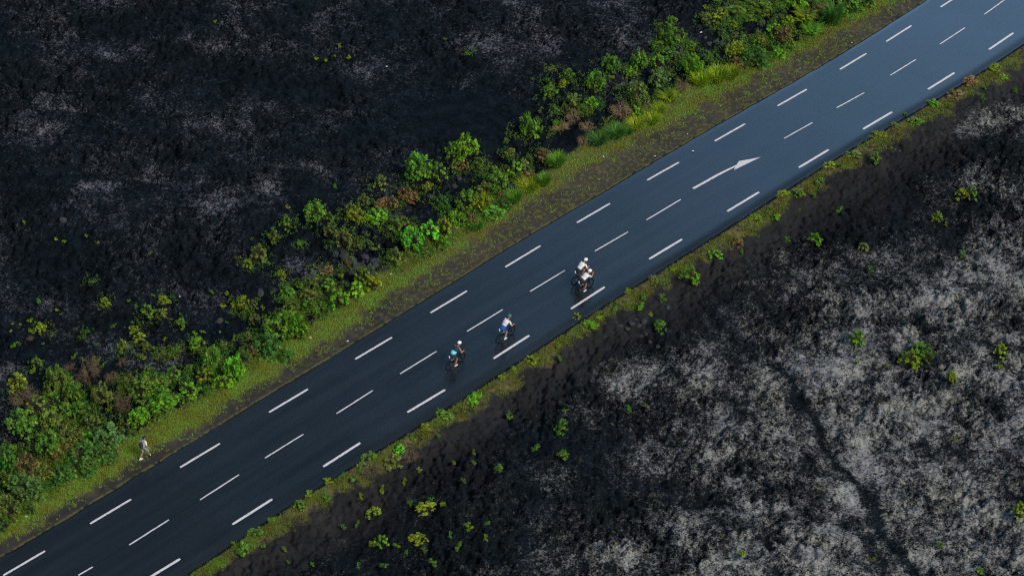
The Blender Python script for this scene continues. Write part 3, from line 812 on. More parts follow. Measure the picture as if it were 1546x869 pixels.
ZONE = [  # landmarks: u, v, phrase
 (60, 640, 'in the thicket behind the pedestrian'), (40, 740, 'at the low end of the thicket'), (150, 690, 'on the bank behind the pedestrian'),
 (150, 580, 'among the bare twigs above the thicket'), (50, 520, 'on black cinders above the thicket'), (150, 520, 'on open cinders above the bare twigs'),
 (215, 590, 'on slope above the pedestrian'), (240, 490, 'near white-flecked shrub on the lava'), (265, 630, 'at turf edge ahead of pedestrian'),
 (330, 560, 'in hedge ahead of the pedestrian'), (425, 515, 'in big roundish mass beside the turf'), (370, 470, 'on lava above the big roundish mass'),
 (470, 440, 'beside the cinder hollow'), (400, 370, 'around rim of the cinder hollow'), (480, 340, 'on dark lava above the cinder hollow'), (530, 440, 'in the hedge below the boulder pile'),
 (555, 330, 'among rusty plants above boulder pile'), (590, 400, 'beside the boulder pile'), (640, 375, 'near two vivid emerald shrubs'), (650, 270, 'in the clump on open cinders'),
 (720, 250, 'atop the clump on open cinders'), (720, 330, 'in hedge middle opposite the cyclists'), (770, 290, 'in upper hedge opposite the cyclists'), (820, 255, 'in rusty grassy hedge end'),
 (805, 190, 'near straw at the hedge gap'), (860, 200, 'in the straw beside the gap'), (840, 150, 'in the shrubs above the straw'), (900, 140, 'in the shrub group above the straw'), (935, 210, 'in the grass tufts below the straw'),
 (980, 110, 'in group beside the yellow grass'), (970, 170, 'between straw and yellow grass'), (1070, 125, 'in yellow grass by the turf'), (1010, 70, 'on lava above the yellow grass'), (1130, 100, 'around the dark dome by the turf'),
 (1080, 40, 'by the upper boulder heap'), (1190, 70, 'in hedge above upper boulder heap'), (1220, 40, 'in the tall hedge near the bend'), (1170, 15, 'at the far top of the hedge'), (1300, 20, 'at the hedge end by the bend'),
 (330, 840, 'in mossy strip at near corner'), (470, 780, 'in mossy strip behind last cyclist'), (560, 720, 'near reddish patch of mossy strip'), (680, 620, 'on mossy strip below last cyclist'),
 (810, 550, 'on mossy strip below blue-shorts cyclist'), (900, 490, 'on mossy strip beside riding pair'), (980, 460, 'on cinders near the blue-grey stones'), (1060, 400, 'on mossy strip ahead of riding pair'),
 (1150, 330, 'on mossy strip below painted arrow'), (1230, 280, 'on mossy strip past painted arrow'), (1330, 200, 'on mossy strip nearing the bend'), (1470, 130, 'on the brown strip by the bend'),
 (560, 800, 'on cinders below the reddish patch'), (650, 790, 'among scattered sprigs on black cinders'), (700, 700, 'on dark cinders below last cyclist'), (520, 850, 'on cinders near the mossy corner'),
 (780, 660, 'on dark cinders before the lichen'), (900, 620, 'beside the pale lichen band'), (1230, 370, 'on thin lichen below painted arrow'), (1310, 410, 'on lichen far from the road'), (1470, 300, 'on dark lava below the bend'),
 (1390, 540, 'in the lone cluster on pale lichen'), (1290, 520, 'on lichen beside the dark track'), (1500, 540, 'on lichen past the lone cluster'), (1530, 780, 'on the far lichen edge'), (1110, 830, 'at near edge of pale lichen'), (1450, 660, 'on wide pale lichen'), (500, 85, 'on the far dark lava'), (690, 75, 'beside far smooth cinders'), (90, 365, 'on far lava near pinkish block'),
]
FORM = {'T': 'tall grass tuft', 'F': 'arching fern', 'N': 'twig tangle', 'W': 'straw mat'}
GROUPS = {'L': 'shrubs along the road verges', 'M': 'shrubs along the road verges', 'S': 'small sprigs on the lava', 'T': 'tall grass tufts by the verge', 'F': 'fern clumps in the hedge', 'N': 'dry brushwood', 'W': 'flattened straw mats by the hedge gap'}


def plant_things():
    items = []
    for z, txt in PLANTS.items():
        zu, zv, k = ZOOM[z]
        for e in txt.replace('\n', '|').split('|'):
            w = e.split()
            if len(w) < 5: continue
            tone, a, b, c, d = w[0], *map(float, w[1:5])
            items.append((tone, zu + a / k, zv + b / k, c / k, d / k, w[5] if len(w) > 5 else ''))
    out = []
    g = np.random.default_rng(99)
    for tone, u, v, w, h, form in items:
        k = float(ppm(u, v))
        rad = max(.16, 1.15 * w / k / 2)
        hgt = np.clip((1.0 * h / k - .5 * rad) / .76, .62 * rad, 2.2 * rad)
        uc, vc = u, v - rad * k * .62
        x, y = G(uc, vc)
        x, y = float(x), float(y)
        if v > float(vR(u)) and v < float(vR(u) + mossW(u) + 12) and form == '': hgt *= .5; rad *= .74
        z = float(HZ(x, y)[0])
        # the surveyed plane is z = 0: slide along the line of sight to the true ground height
        for _ in range(3):
            x, y = map(float, G(uc, vc, z)); z = float(HZ(x, y)[0])
        size = form or ('L' if rad > .72 else 'M' if rad > .36 else 'S')
        out.append(dict(tone=tone, u=u, v=v, x=x, y=y, z=z, rad=rad, hgt=float(hgt), size=size))
    # labels: size + tone + form + landmark; ordinals only where that is not enough
    for p in out:
        zi = min(range(len(ZONE)), key=lambda i: (ZONE[i][0] - p['u']) ** 2 + (1.3 * (ZONE[i][1] - p['v'])) ** 2)
        p['zone'] = zi
        sz = 'tiny' if p['rad'] < .24 else 'small' if p['rad'] < .4 else 'medium' if p['rad'] < .65 else 'large' if p['rad'] < .95 else 'huge'
        tall = p['hgt'] / p['rad']
        shape = ('sprig' if p['size'] == 'S' else 'shrub') if p['size'] in 'LMS' else FORM[p['size']]
        form = 'upright ' if tall > 1.9 and p['size'] in 'LMS' else 'low ' if tall < 1.0 and p['size'] in 'LMS' else ''
        tone = TONE[p['tone']][1]
        if p['size'] == 'N': tone = 'dry brown'
        if p['size'] == 'W': tone = 'bleached tan'
        p['head'] = f"{sz} {form}{tone} {shape}"
    from collections import defaultdict
    cl = defaultdict(list)
    for p in out: cl[(p['head'], p['zone'])].append(p)
    nth = ['first', 'second', 'third', 'fourth', 'fifth', 'sixth', 'seventh', 'eighth']
    cnt = {2: 'two', 3: 'three', 4: 'four', 5: 'five', 6: 'six', 7: 'seven', 8: 'eight'}
    for (head, zi), L in cl.items():
        L.sort(key=lambda p: p['u'])
        for i, p in enumerate(L):
            lab = f"{head} {ZONE[zi][2]}"
            if len(L) == 2: lab = f"{head} {ZONE[zi][2]}, {['left', 'right'][i]} one"
            elif len(L) > 2: lab = f"{head} {ZONE[zi][2]}, {'leftmost' if i == 0 else nth[i] + ' from left'}"
            p['label'] = lab
    for i, p in enumerate(out):
        V = PROTO[p['size']]
        if p['size'] == 'M': pr = V[2] if (p['hgt'] / p['rad'] > 1.7) else V[(i * 7 + i // 3) % 4]
        elif p['size'] == 'S': pr = V[2] if (p['hgt'] / p['rad'] > 2.1) else V[(i * 5 + i // 3) % 4]
        else: pr = V[(i * 5 + i // 2) % len(V)]
        fol, st, r0, h0 = pr
        sxy, sz = p['rad'] / r0, p['hgt'] / h0
        name = {'L': 'shrub', 'M': 'shrub', 'S': 'sprig', 'T': 'grass_tuft', 'F': 'fern', 'N': 'dead_brushwood', 'W': 'straw_mat'}[p['size']]
        cat = {'shrub': 'shrub', 'sprig': 'sprig', 'grass_tuft': 'grass tuft', 'fern': 'fern', 'dead_brushwood': 'brushwood', 'straw_mat': 'straw'}[name]
        rz = float(g.uniform(0, 6.28)); an = float(g.uniform(.78, 1.25)) if p['size'] in 'LMSNW' else 1.0
        colr = np.array(TONE[p['tone']][0]) * 1.42 * g.uniform(.82, 1.18) * np.array([g.uniform(.9, 1.1), 1, g.uniform(.9, 1.1)])
        if p['size'] in 'LM':
            o = empty(name, (p['x'], p['y'], p['z']), rz, p['label'], cat, GROUPS[p['size']])
            o.scale = (sxy * an, sxy / an, sz)
            f = mesh_obj('foliage', fol, o); b = mesh_obj('branches', st, o)
            f.color = (*colr, 1)
        else:
            o = mesh_obj(name, fol); props(o, p['label'], cat, GROUPS[p['size']])
            o.location = (p['x'], p['y'], p['z']); o.rotation_euler = (0, 0, rz); o.scale = (sxy * an, sxy / an, sz)
            o.color = (*(colr * (.8 if p['size'] == 'S' else 1)), 1)
    return out


PL = plant_things()


# ------------------------------------------------------------------ turf: short grass nobody could count
def turf(name, label, sample, tone, n_try, h0, seed, dens):
    g = np.random.default_rng(seed)
    u, v = sample(g, n_try)
    x, y = G(u, v)
    keep = g.uniform(0, 1, len(x)) < dens(u, v, x, y)
    x, y, u, v = x[keep], y[keep], u[keep], v[keep]
    z = HZ(x, y)
    n = len(x)
    B = 6
    x, y, z = (np.repeat(a, B) for a in (x, y, z))
    t0 = np.repeat(g.uniform(.82, 1.18, n), B) * g.uniform(.9, 1.1, n * B)
    a = g.uniform(0, 6.28, n * B)
    bx, by = x + g.normal(0, .05, n * B), y + g.normal(0, .05, n * B)
    L = h0 * g.uniform(.5, 1.3, n * B)
    lean = g.uniform(.3, 1.1, n * B)
    tx, ty, tz = bx + np.cos(a) * L * lean, by + np.sin(a) * L * lean, z + L * .8
    w = .016 + .006 * g.uniform(0, 1, n * B)
    V = np.stack([np.stack([bx - np.sin(a) * w, by + np.cos(a) * w, z - .01], -1), np.stack([bx + np.sin(a) * w, by - np.cos(a) * w, z - .01], -1),
                  np.stack([tx, ty, tz], -1)], 1).reshape(-1, 3)
    Fq = np.arange(len(V)).reshape(-1, 3)
    pat = np.repeat(fbm(bx, by, 1.6, 3, seed), 3)
    me = np_mesh(name, V, Fq, M_GRASS, False, {'tint': np.repeat(t0, 3) * (1 + .5 * pat), 'hue': np.clip(pat * 2.2 + np.repeat(g.normal(0, .25, n * B), 3), -1.2, 1.2)})
    o = mesh_obj(name, me); o.color = (*tone, 1)
    return props(o, label, 'grass', kind='stuff')


def samp_left(g, n):
    u = g.uniform(-40, 1480, n)
    return u, vL(u) - g.uniform(0, 1, n) * (grassW(u) + 14)


def dens_left(u, v, x, y):
    gl = vL(u) - v
    wob = fbm(x, y, 1.4, 3, 321) * 10
    core = sstep(-6, 14, gl - cinderW(u) + wob * 1.3) * (1 - sstep(0, 14, gl - grassW(u) - 4 + wob))
    weak = np.interp(u, [0, 560, 640, 760, 850, 960, 1040, 1400], [1, .9, .6, .55, .6, .7, .9, 1])
    straw = (.5 + .5 * fbm(x, y, 2.2, 3, 345)) 
    core = np.maximum(core, .16 * sstep(4, 16, gl) * (1 - sstep(0, 10, gl - grassW(u))) * (fbm(x, y, .8, 2, 346) > 0))
    return core * weak * np.clip(.35 + straw, 0, 1)


turf('grass', 'short green turf between the hedge and the cinder shoulder', samp_left, (.20, .32, .04), 72000, .10, 41, dens_left)


def samp_right(g, n):
    u = g.uniform(180, 1640, n)
    return u, vR(u) + g.uniform(0, 1, n) * (mossW(u) + 10)


def dens_right(u, v, x, y):
    gr = v - vR(u)
    wob = fbm(x, y, 1.4, 3, 321) * 20
    return sstep(1, 4, gr) * (1 - sstep(-4, 16, gr - .5 * mossW(u) + 1.3 * wob)) * np.clip(.5 + 1.3 * fbm(x, y, 1.1, 3, 77), 0, 1)


turf('grass', 'mossy olive turf strip along the lower road edge', samp_right, (.14, .20, .028), 34000, .12, 43, dens_right)


# leafy ground cover between the shrubs of the hedge
def undergrowth():
    g = np.random.default_rng(61)
    C, T = [], []
    for p in PL:
        if p['size'] in 'NTW' or p['rad'] < .3: continue
        gl = float(vL(p['u']) - p['v'])
        if p['v'] > vR(p['u']) - 20: continue
        near = 1.0 if gl < 150 else .35
        n = int(420 * near * p['rad'] ** 1.2)
        rr = p['rad'] * 1.95 * np.sqrt(g.uniform(0, 1, n)); aa = g.uniform(0, 6.28, n)
        C.append(np.stack([p['x'] + rr * np.cos(aa), p['y'] + rr * np.sin(aa)], -1))
    C = np.concatenate(C)
    s, n = sn(C[:, 0], C[:, 1])
    u, v = PIX(C[:, 0], C[:, 1])
    ok = (vL(u) - v > grassW(u) - 10) & (fbm(C[:, 0], C[:, 1], 1.3, 3, 63) > -.12)
    C = C[ok]
    z = HZ(C[:, 0], C[:, 1])
    pat = fbm(C[:, 0], C[:, 1], 2.5, 3, 64)
    n = len(C); B = 5
    P = np.repeat(np.column_stack([C, z + g.uniform(0, 1, n) ** 1.5 * .45]), B, 0) + g.normal(0, .05, (n * B, 3))
    D = unit(g.normal(0, 1, (n * B, 3)) + np.array([0, 0, .35])); N = np.tile([0, 0, 1.], (n * B, 1))
    ln = g.uniform(.05, .11, n * B)
    V, Fq = leaf_quads(P, D, N, ln, ln * .27)
    t = np.repeat(np.repeat(g.uniform(.6, 1.3, n), B), 4); h = np.repeat(np.repeat(np.clip(-pat * 2.5 + g.normal(0, .3, n), -2, 1.0), B), 4)
    o = mesh_obj('undergrowth', np_mesh('undergrowth', V, Fq, M_LEAF, False, {'tint': t, 'hue': h})); o.color = (.10, .20, .026, 1)
    props(o, 'low leafy growth between the shrubs of the roadside hedge', 'undergrowth', kind='stuff')


undergrowth()

# ------------------------------------------------------------------ rocks
def rock_mesh(seed):
    g = np.random.default_rng(seed)
    bm = bmesh.new()
    bmesh.ops.create_icosphere(bm, subdivisions=3, radius=1)
    pl = [(Vector(unit(g.normal(0, 1, 3))), g.uniform(.6, .92)) for _ in range(9)]
    off = g.uniform(-50, 50, 2)
    for v in bm.verts:
        for n, d in pl:
            e = v.co.dot(n) - d
            if e > 0: v.co -= n * e * .9
        q = perlin(np.array([v.co.x * 2.2 + off[0] + v.co.z]), np.array([v.co.y * 2.2 + off[1] - v.co.z]), seed)[0]
        v.co *= 1 + .16 * q
    me = bpy.data.meshes.new('rock'); bm.to_mesh(me); bm.free(); me.materials.append(M_ROCK)
    return me


ROCKS = [rock_mesh(900 + i) for i in range(6)]


def rock(u, v, size, label, group, flat=.7):
    z = 0.
    for _ in range(3):
        x, y = map(float, G(u, v, z)); z = float(HZ(x, y)[0])
    o = mesh_obj('lava_boulder', ROCKS[random.randrange(6)])
    o.location = (x, y, z + size * flat * .35); o.scale = (size * random.uniform(.8, 1.25), size * random.uniform(.8, 1.25), size * flat * random.uniform(.8, 1.2))
    o.rotation_euler = (random.uniform(-.3, .3), random.uniform(-.3, .3), random.uniform(0, 6.28))
    return props(o, label, 'boulder', group)


def zc(k, a, b):
    zu, zv, m = ZOOM[k]
    return zu + a / m, zv + b / m


for i in range(44):
    a, b = random.gauss(785, 62), random.gauss(525, 45)
    rock(*zc('C', a, b), random.uniform(.10, .30), 'black lava boulder in the loose pile uphill of the hedge', 'boulder pile by the hedge')
for i in range(26):
    c = random.choice([(735, 175, 55, 28), (420, 285, 45, 22), (555, 265, 45, 22)])
    rock(*zc('F', random.gauss(c[0], c[2]), random.gauss(c[1], c[3])), random.uniform(.10, .28), 'dark lava boulder in the heap among the upper hedge shrubs', 'upper boulder heap')
for a, b, s in ((600, 362, .18), (635, 378, .2), (655, 350, .24), (715, 336, .22), (690, 358, .17), (745, 440, .15), (785, 460, .2), (700, 410, .2), (725, 408, .16), (830, 268, .18), (525, 412, .12), (675, 330, .15)):
    rock(*zc('J', a, b), s, 'blue-grey stone lying on cinders below the mossy strip', 'blue-grey stones', .5)
rock(*zc('D', 550, 340), .26, 'dark flat boulder at the foot of the clump on open cinders', 'boulders in the hedge')
rock(*zc('D', 520, 380), .22, 'dark boulder below the clump on open cinders', 'boulders in the hedge')
rock(*zc('D', 375, 448), .27, 'dark boulder beside the rusty plants', 'boulders in the hedge')
rock(*zc('D', 872, 380), .24, 'dark boulder among the upper hedge opposite the cyclists', 'boulders in the hedge')
rock(*zc('C', 500, 740), .26, 'rounded grey boulder among bright shrubs below the cinder hollow', 'boulders in the hedge')
rock(*zc('C', 612, 478), .30, 'black boulder at the edge of the cinder hollow beside the pile', 'boulders in the hedge')
rock(*zc('C', 505, 545), .2, 'small black boulder alone in the cinder hollow', 'boulders in the hedge')
rock(*zc('C', 262, 665), .24, 'grey slab of lava left of the yellow-green shrub', 'boulders in the hedge', .4)
rock(*zc('C', 135, 715), .3, 'pale grey lava slab above the ochre sprigs', 'boulders in the hedge', .45)
rock(*zc('B', 870, 185), .2, 'grey slab beside the big roundish mass', 'boulders in the hedge', .45)
rock(*zc('B', 595, 180), .3, 'pale lichen-covered block on open lava above the hedge', 'boulders in the hedge', .5)
rock(95, 334, .28, 'pinkish grey block alone on the far lava', 'boulders in the hedge', .8)

# ------------------------------------------------------------------ litter
M_LITTER = simple_mat('white paper scrap', (.72, .71, .69), .7)
M_PEACH = simple_mat('faded peach scrap', (.62, .40, .28), .7)


def scrap_mesh(seed, mat):
    g = np.random.default_rng(seed)
    n = 5
    X, Y = np.meshgrid(np.linspace(-1, 1, n), np.linspace(-1, 1, n))
    Z = g.uniform(0, .7, X.shape)
    V = np.stack([X + g.normal(0, .12, X.shape), Y * .7 + g.normal(0, .12, X.shape), Z], -1).reshape(-1, 3)
    idx = np.arange(n * n).reshape(n, n)
    Fq = np.stack([idx[:-1, :-1], idx[:-1, 1:], idx[1:, 1:], idx[1:, :-1]], -1).reshape(-1, 4)
    top = len(V)
    V2 = V.copy(); V2[:, 2] -= .25
    V = np.concatenate([V, V2]); Fq = np.concatenate([Fq, Fq[:, ::-1] + top])
    return np_mesh('scrap', V, Fq, mat)


for i, (u, v, s, lab, mt) in enumerate([
    (1046.2, 228.5, .07, 'white paper scrap lying on the asphalt above the arrow', M_LITTER), (989, 236, .05, 'tiny white scrap on the shoulder near the lane arrow', M_LITTER),
    (1038, 203, .045, 'white speck of litter at the mossy shoulder edge', M_LITTER), (40, 779.5, .08, 'white crumpled litter at the turf edge behind the pedestrian', M_LITTER),
    (469, 510, .10, 'peach scrap of litter beside the big roundish shrub', M_PEACH), (590, 414, .06, 'white scrap on turf below the boulder pile', M_LITTER), (575.5, 428.5, .07, 'white crumpled scrap in grass by the bright hedge', M_LITTER),
    (525, 515, .06, 'white scrap on the cinder shoulder opposite the last cyclist', M_LITTER), (1058.5, 51, .08, 'white litter caught on lava above the yellow grass', M_LITTER), (911, 237, .06, 'white scrap at the gap in the hedge', M_LITTER),
    (1286, 65, .05, 'white scrap on brown shoulder near the bend', M_LITTER), (271.5, 448, .05, 'white scrap alone on uphill lava', M_LITTER), (584, 101, .07, 'white scrap alone on far cinders', M_LITTER)]):
    z = 0.
    for _ in range(3):
        x, y = map(float, G(u, v, z)); s_, n_ = sn(x, y)
        z = float(HZ(x, y)[0]) if not (eR(s_) < n_ < eL(s_)) else .012
    o = mesh_obj('litter_scrap', scrap_mesh(40 + i, mt)); o.location = (x, y, z + .03); o.scale = (s, s, s * .5); o.rotation_euler = (0, 0, i * 1.3)
    props(o, lab, 'litter', 'scraps of litter')

# ------------------------------------------------------------------ bodies: tapered limbs fused into one skin
def fused(name, shapes, voxel, mat, parent=None, smooth_it=4):
    """shapes: ('c', p0, r0, p1, r1) tapered limb | ('e', centre, radii, (rx, ry, rz)) ellipsoid -> one continuous mesh"""
    bm = bmesh.new()
    for sh in shapes:
        if sh[0] == 'c':
            p0, r0, p1, r1 = Vector(sh[1]), sh[2], Vector(sh[3]), sh[4]
            d = p1 - p0; L = d.length
            q = d.to_track_quat('Z', 'Y').to_matrix()
            n = 14
            prof = [(r0 * math.sin(t), -r0 * math.cos(t)) for t in np.linspace(.0, math.pi / 2, 5)[1:]]
            prof += [(r1 * math.cos(t), L + r1 * math.sin(t)) for t in np.linspace(0, math.pi / 2, 5)[:-1]]
            rings = [[bm.verts.new(p0 + q @ Vector((r * math.cos(2 * math.pi * i / n), r * math.sin(2 * math.pi * i / n), z))) for i in range(n)] for r, z in prof]
            a, b = bm.verts.new(p0 + q @ Vector((0, 0, -r0))), bm.verts.new(p0 + q @ Vector((0, 0, L + r1)))
            for i in range(n):
                j = (i + 1) % n
                bm.faces.new((a, rings[0][j], rings[0][i])); bm.faces.new((b, rings[-1][i], rings[-1][j]))
                for k in range(len(rings) - 1): bm.faces.new((rings[k][i], rings[k][j], rings[k + 1][j], rings[k + 1][i]))
        else:
            c, r, rot = sh[1], sh[2], sh[3]
            from mathutils import Euler
            M = Matrix.Translation(c) @ Euler(rot).to_matrix().to_4x4() @ Matrix.Diagonal((*r, 1))
            bmesh.ops.create_uvsphere(bm, u_segments=20, v_segments=14, radius=1, matrix=M)
    me = bpy.data.meshes.new(name); bm.to_mesh(me); bm.free()
    o = bpy.data.objects.new(name, me); COL.objects.link(o)
    md = o.modifiers.new('fuse', 'REMESH'); md.mode = 'VOXEL'; md.voxel_size = voxel; md.use_smooth_shade = True
    if smooth_it:
        ms = o.modifiers.new('relax', 'SMOOTH'); ms.factor = .5; ms.iterations = smooth_it
    dg = bpy.context.evaluated_depsgraph_get(); dg.update()
    out = bpy.data.meshes.new_from_object(o.evaluated_get(dg))
    o.modifiers.clear(); o.data = out; out.name = name
    out.materials.clear(); out.materials.append(mat)
    for p in out.polygons: p.use_smooth = True
    if parent is not None: o.parent = parent
    return o


def tubes(name, paths, mat, parent, sides=8):
    V, Fq = tube_arrays(paths, sides)
    return mesh_obj(name, np_mesh(name, V, Fq, mat, True), parent)


def V3(*a): return Vector(a)


def ik(a, c, l1, l2, pole):
    """joint between a and c, bending towards pole"""
    a, c, pole = Vector(a), Vector(c), Vector(pole)
    d = c - a; L = min(d.length, (l1 + l2) * .999)
    x = (l1 * l1 - l2 * l2 + L * L) / (2 * L)
    h = math.sqrt(max(l1 * l1 - x * x, 0))
    d.normalize()
    p = pole - d * pole.dot(d); p.normalize()
    return a + d * x + p * h


SKIN = {'tan': simple_mat('tanned skin', (.36, .165, .09), .5, .08), 'fair': simple_mat('fair skin', (.42, .22, .14), .5, .08)}
M_HAIR = simple_mat('dark hair', (.02, .015, .012), .6)
M_EYE = simple_mat('dark eye', (.015, .012, .01), .2)
M_LIP = simple_mat('lips', (.30, .10, .08), .5)
M_BLACK = simple_mat('black cloth', (.012, .013, .016), .8)
M_WHITE = simple_mat('white cloth', (.70, .68, .69), .8, .05)
M_BLUE = simple_mat('blue shorts cloth', (.012, .075, .34), .75)
M_CYAN = simple_mat('turquoise cloth', (.16, .66, .72), .75)
M_NAVY = simple_mat('navy cloth', (.012, .03, .055), .8)
M_GREY = simple_mat('grey cloth', (.27, .27, .29), .85)
M_HELM_W = simple_mat('white helmet shell', (.82, .81, .82), .3, .03)
M_HELM_T = simple_mat('teal helmet shell', (.03, .13, .16), .3)
M_TYRE = simple_mat('tyre rubber', (.005, .005, .006), .8, .15, 30, 0, .15)
M_CARBON = simple_mat('black carbon', (.005, .006, .007), .6, .15, 30, 0, .2)
M_STEEL = simple_mat('bright steel', (.55, .56, .58), .3, .05, 30, .9)
M_BOTTLE = simple_mat('white bottle plastic', (.75, .77, .80), .4, .04)
M_FRAME_W = simple_mat('white bike frame', (.60, .62, .64), .3, .05)
M_SHOE_Y = simple_mat('pale yellow shoe', (.75, .70, .42), .6)


def hand_shapes(wrist, direction, palm_n, curl=.9):
    """palm, four bent fingers of unequal length and a thumb"""
    w, d, n = Vector(wrist), Vector(direction).normalized(), Vector(palm_n)
    n = (n - d * n.dot(d)).normalized(); s = d.cross(n)
    S = [('c', w, .026, w + d * .055, .030), ('c', w + s * .018 + d * .02, .018, w + s * .024 + d * .075, .016), ('c', w - s * .018 + d * .02, .018, w - s * .024 + d * .072, .015)]
    for k, (off, L) in enumerate(((.027, .072), (.009, .08), (-.010, .074), (-.028, .058))):
        p = w + d * .078 + s * off
        a1 = curl * .7
        q = p + (d * math.cos(a1) + n * math.sin(a1)) * L * .5
        a2 = a1 + curl * .9
        r = q + (d * math.cos(a2) + n * math.sin(a2)) * L * .5
        S += [('c', p, .0095, q, .0088), ('c', q, .0088, r, .0078)]
    t0 = w + s * .026 + d * .02
    t1 = t0 + (s * .75 + d * .6 + n * .3).normalized() * .042
    t2 = t1 + (d * .75 + n * .6).normalized() * .032
    S += [('c', t0, .013, t1, .011), ('c', t1, .011, t2, .009)]
    return S


def head_shapes(c, fwd, up):
    """skull, jaw, nose, ears; returns also the frame"""
    c, f, u = Vector(c), Vector(fwd).normalized(), Vector(up)
    u = (u - f * u.dot(f)).normalized(); s = u.cross(f)
    from mathutils import Matrix as Mx
    rot = Mx((f, s, u)).transposed().to_euler()
    S = [('e', c + u * .02, (.098, .076, .095), rot), ('e', c + f * .028 - u * .045, (.068, .060, .072), rot),
         ('c', c + f * .098 + u * .005, .010, c + f * .118 - u * .028, .015), ('c', c + f * .088 - u * .088, .022, c + f * .08 - u * .09, .022)]
    for sg in (-1, 1): S.append(('e', c + s * sg * .078 - f * .005, (.020, .010, .032), rot))
    return S, (c, f, u, s, rot)


def face_parts(fr, root, hair=True):
    c, f, u, s, rot = fr
    for sg in (-1, 1): fused('eye', [('e', c + f * .088 + s * sg * .032 + u * .006, (.011, .014, .009), rot)], .004, M_EYE, root, 0)
    fused('mouth', [('e', c + f * .090 - u * .055, (.010, .024, .008), rot)], .004, M_LIP, root, 0)
    if hair: fused('hair', [('e', c - f * .012 + u * .030, (.102, .081, .092), rot), ('e', c - f * .05 - u * .02, (.055, .070, .06), rot)], .01, M_HAIR, root)


def wheel(parent, x, spokes=20):
    w = bpy.data.objects.new('wheel', None); COL.objects.link(w); w.parent = parent; w.location = (x, 0, .335)

    def torus(name, Rr, rw, rh, mat):
        n, k = 48, 8
        V, Fq = [], []
        for i in range(n):
            a = 2 * math.pi * i / n
            for j in range(k):
                b = 2 * math.pi * j / k
                r = Rr + rh * math.cos(b)
                V.append((r * math.cos(a), rw * math.sin(b), r * math.sin(a)))
        for i in range(n):
            for j in range(k):
                Fq.append([i * k + j, i * k + (j + 1) % k, ((i + 1) % n) * k + (j + 1) % k, ((i + 1) % n) * k + j])
        mesh_obj(name, np_mesh(name, V, Fq, mat, True), w)
    torus('tyre', .318, .02, .02, M_TYRE)
    torus('rim', .279, .013, .030, M_CARBON)
    P = []
    for i in range(spokes):
        a = 2 * math.pi * i / spokes
        P.append(([(.015 * math.cos(a + .6), .03 * (-1) ** i, .015 * math.sin(a + .6)), (.272 * math.cos(a), 0, .272 * math.sin(a))], [.0018, .0018]))
    P.append(([(0, -.05, 0), (0, .05, 0)], [.022, .022]))
    tubes('spokes', P, M_STEEL if spokes > 20 else M_CARBON, w, 6)
    tubes('hub', [([(0, -.055, 0), (0, -.03, 0), (0, .03, 0), (0, .055, 0)], [.012, .024, .024, .012])], M_CARBON, w, 10)
    return w


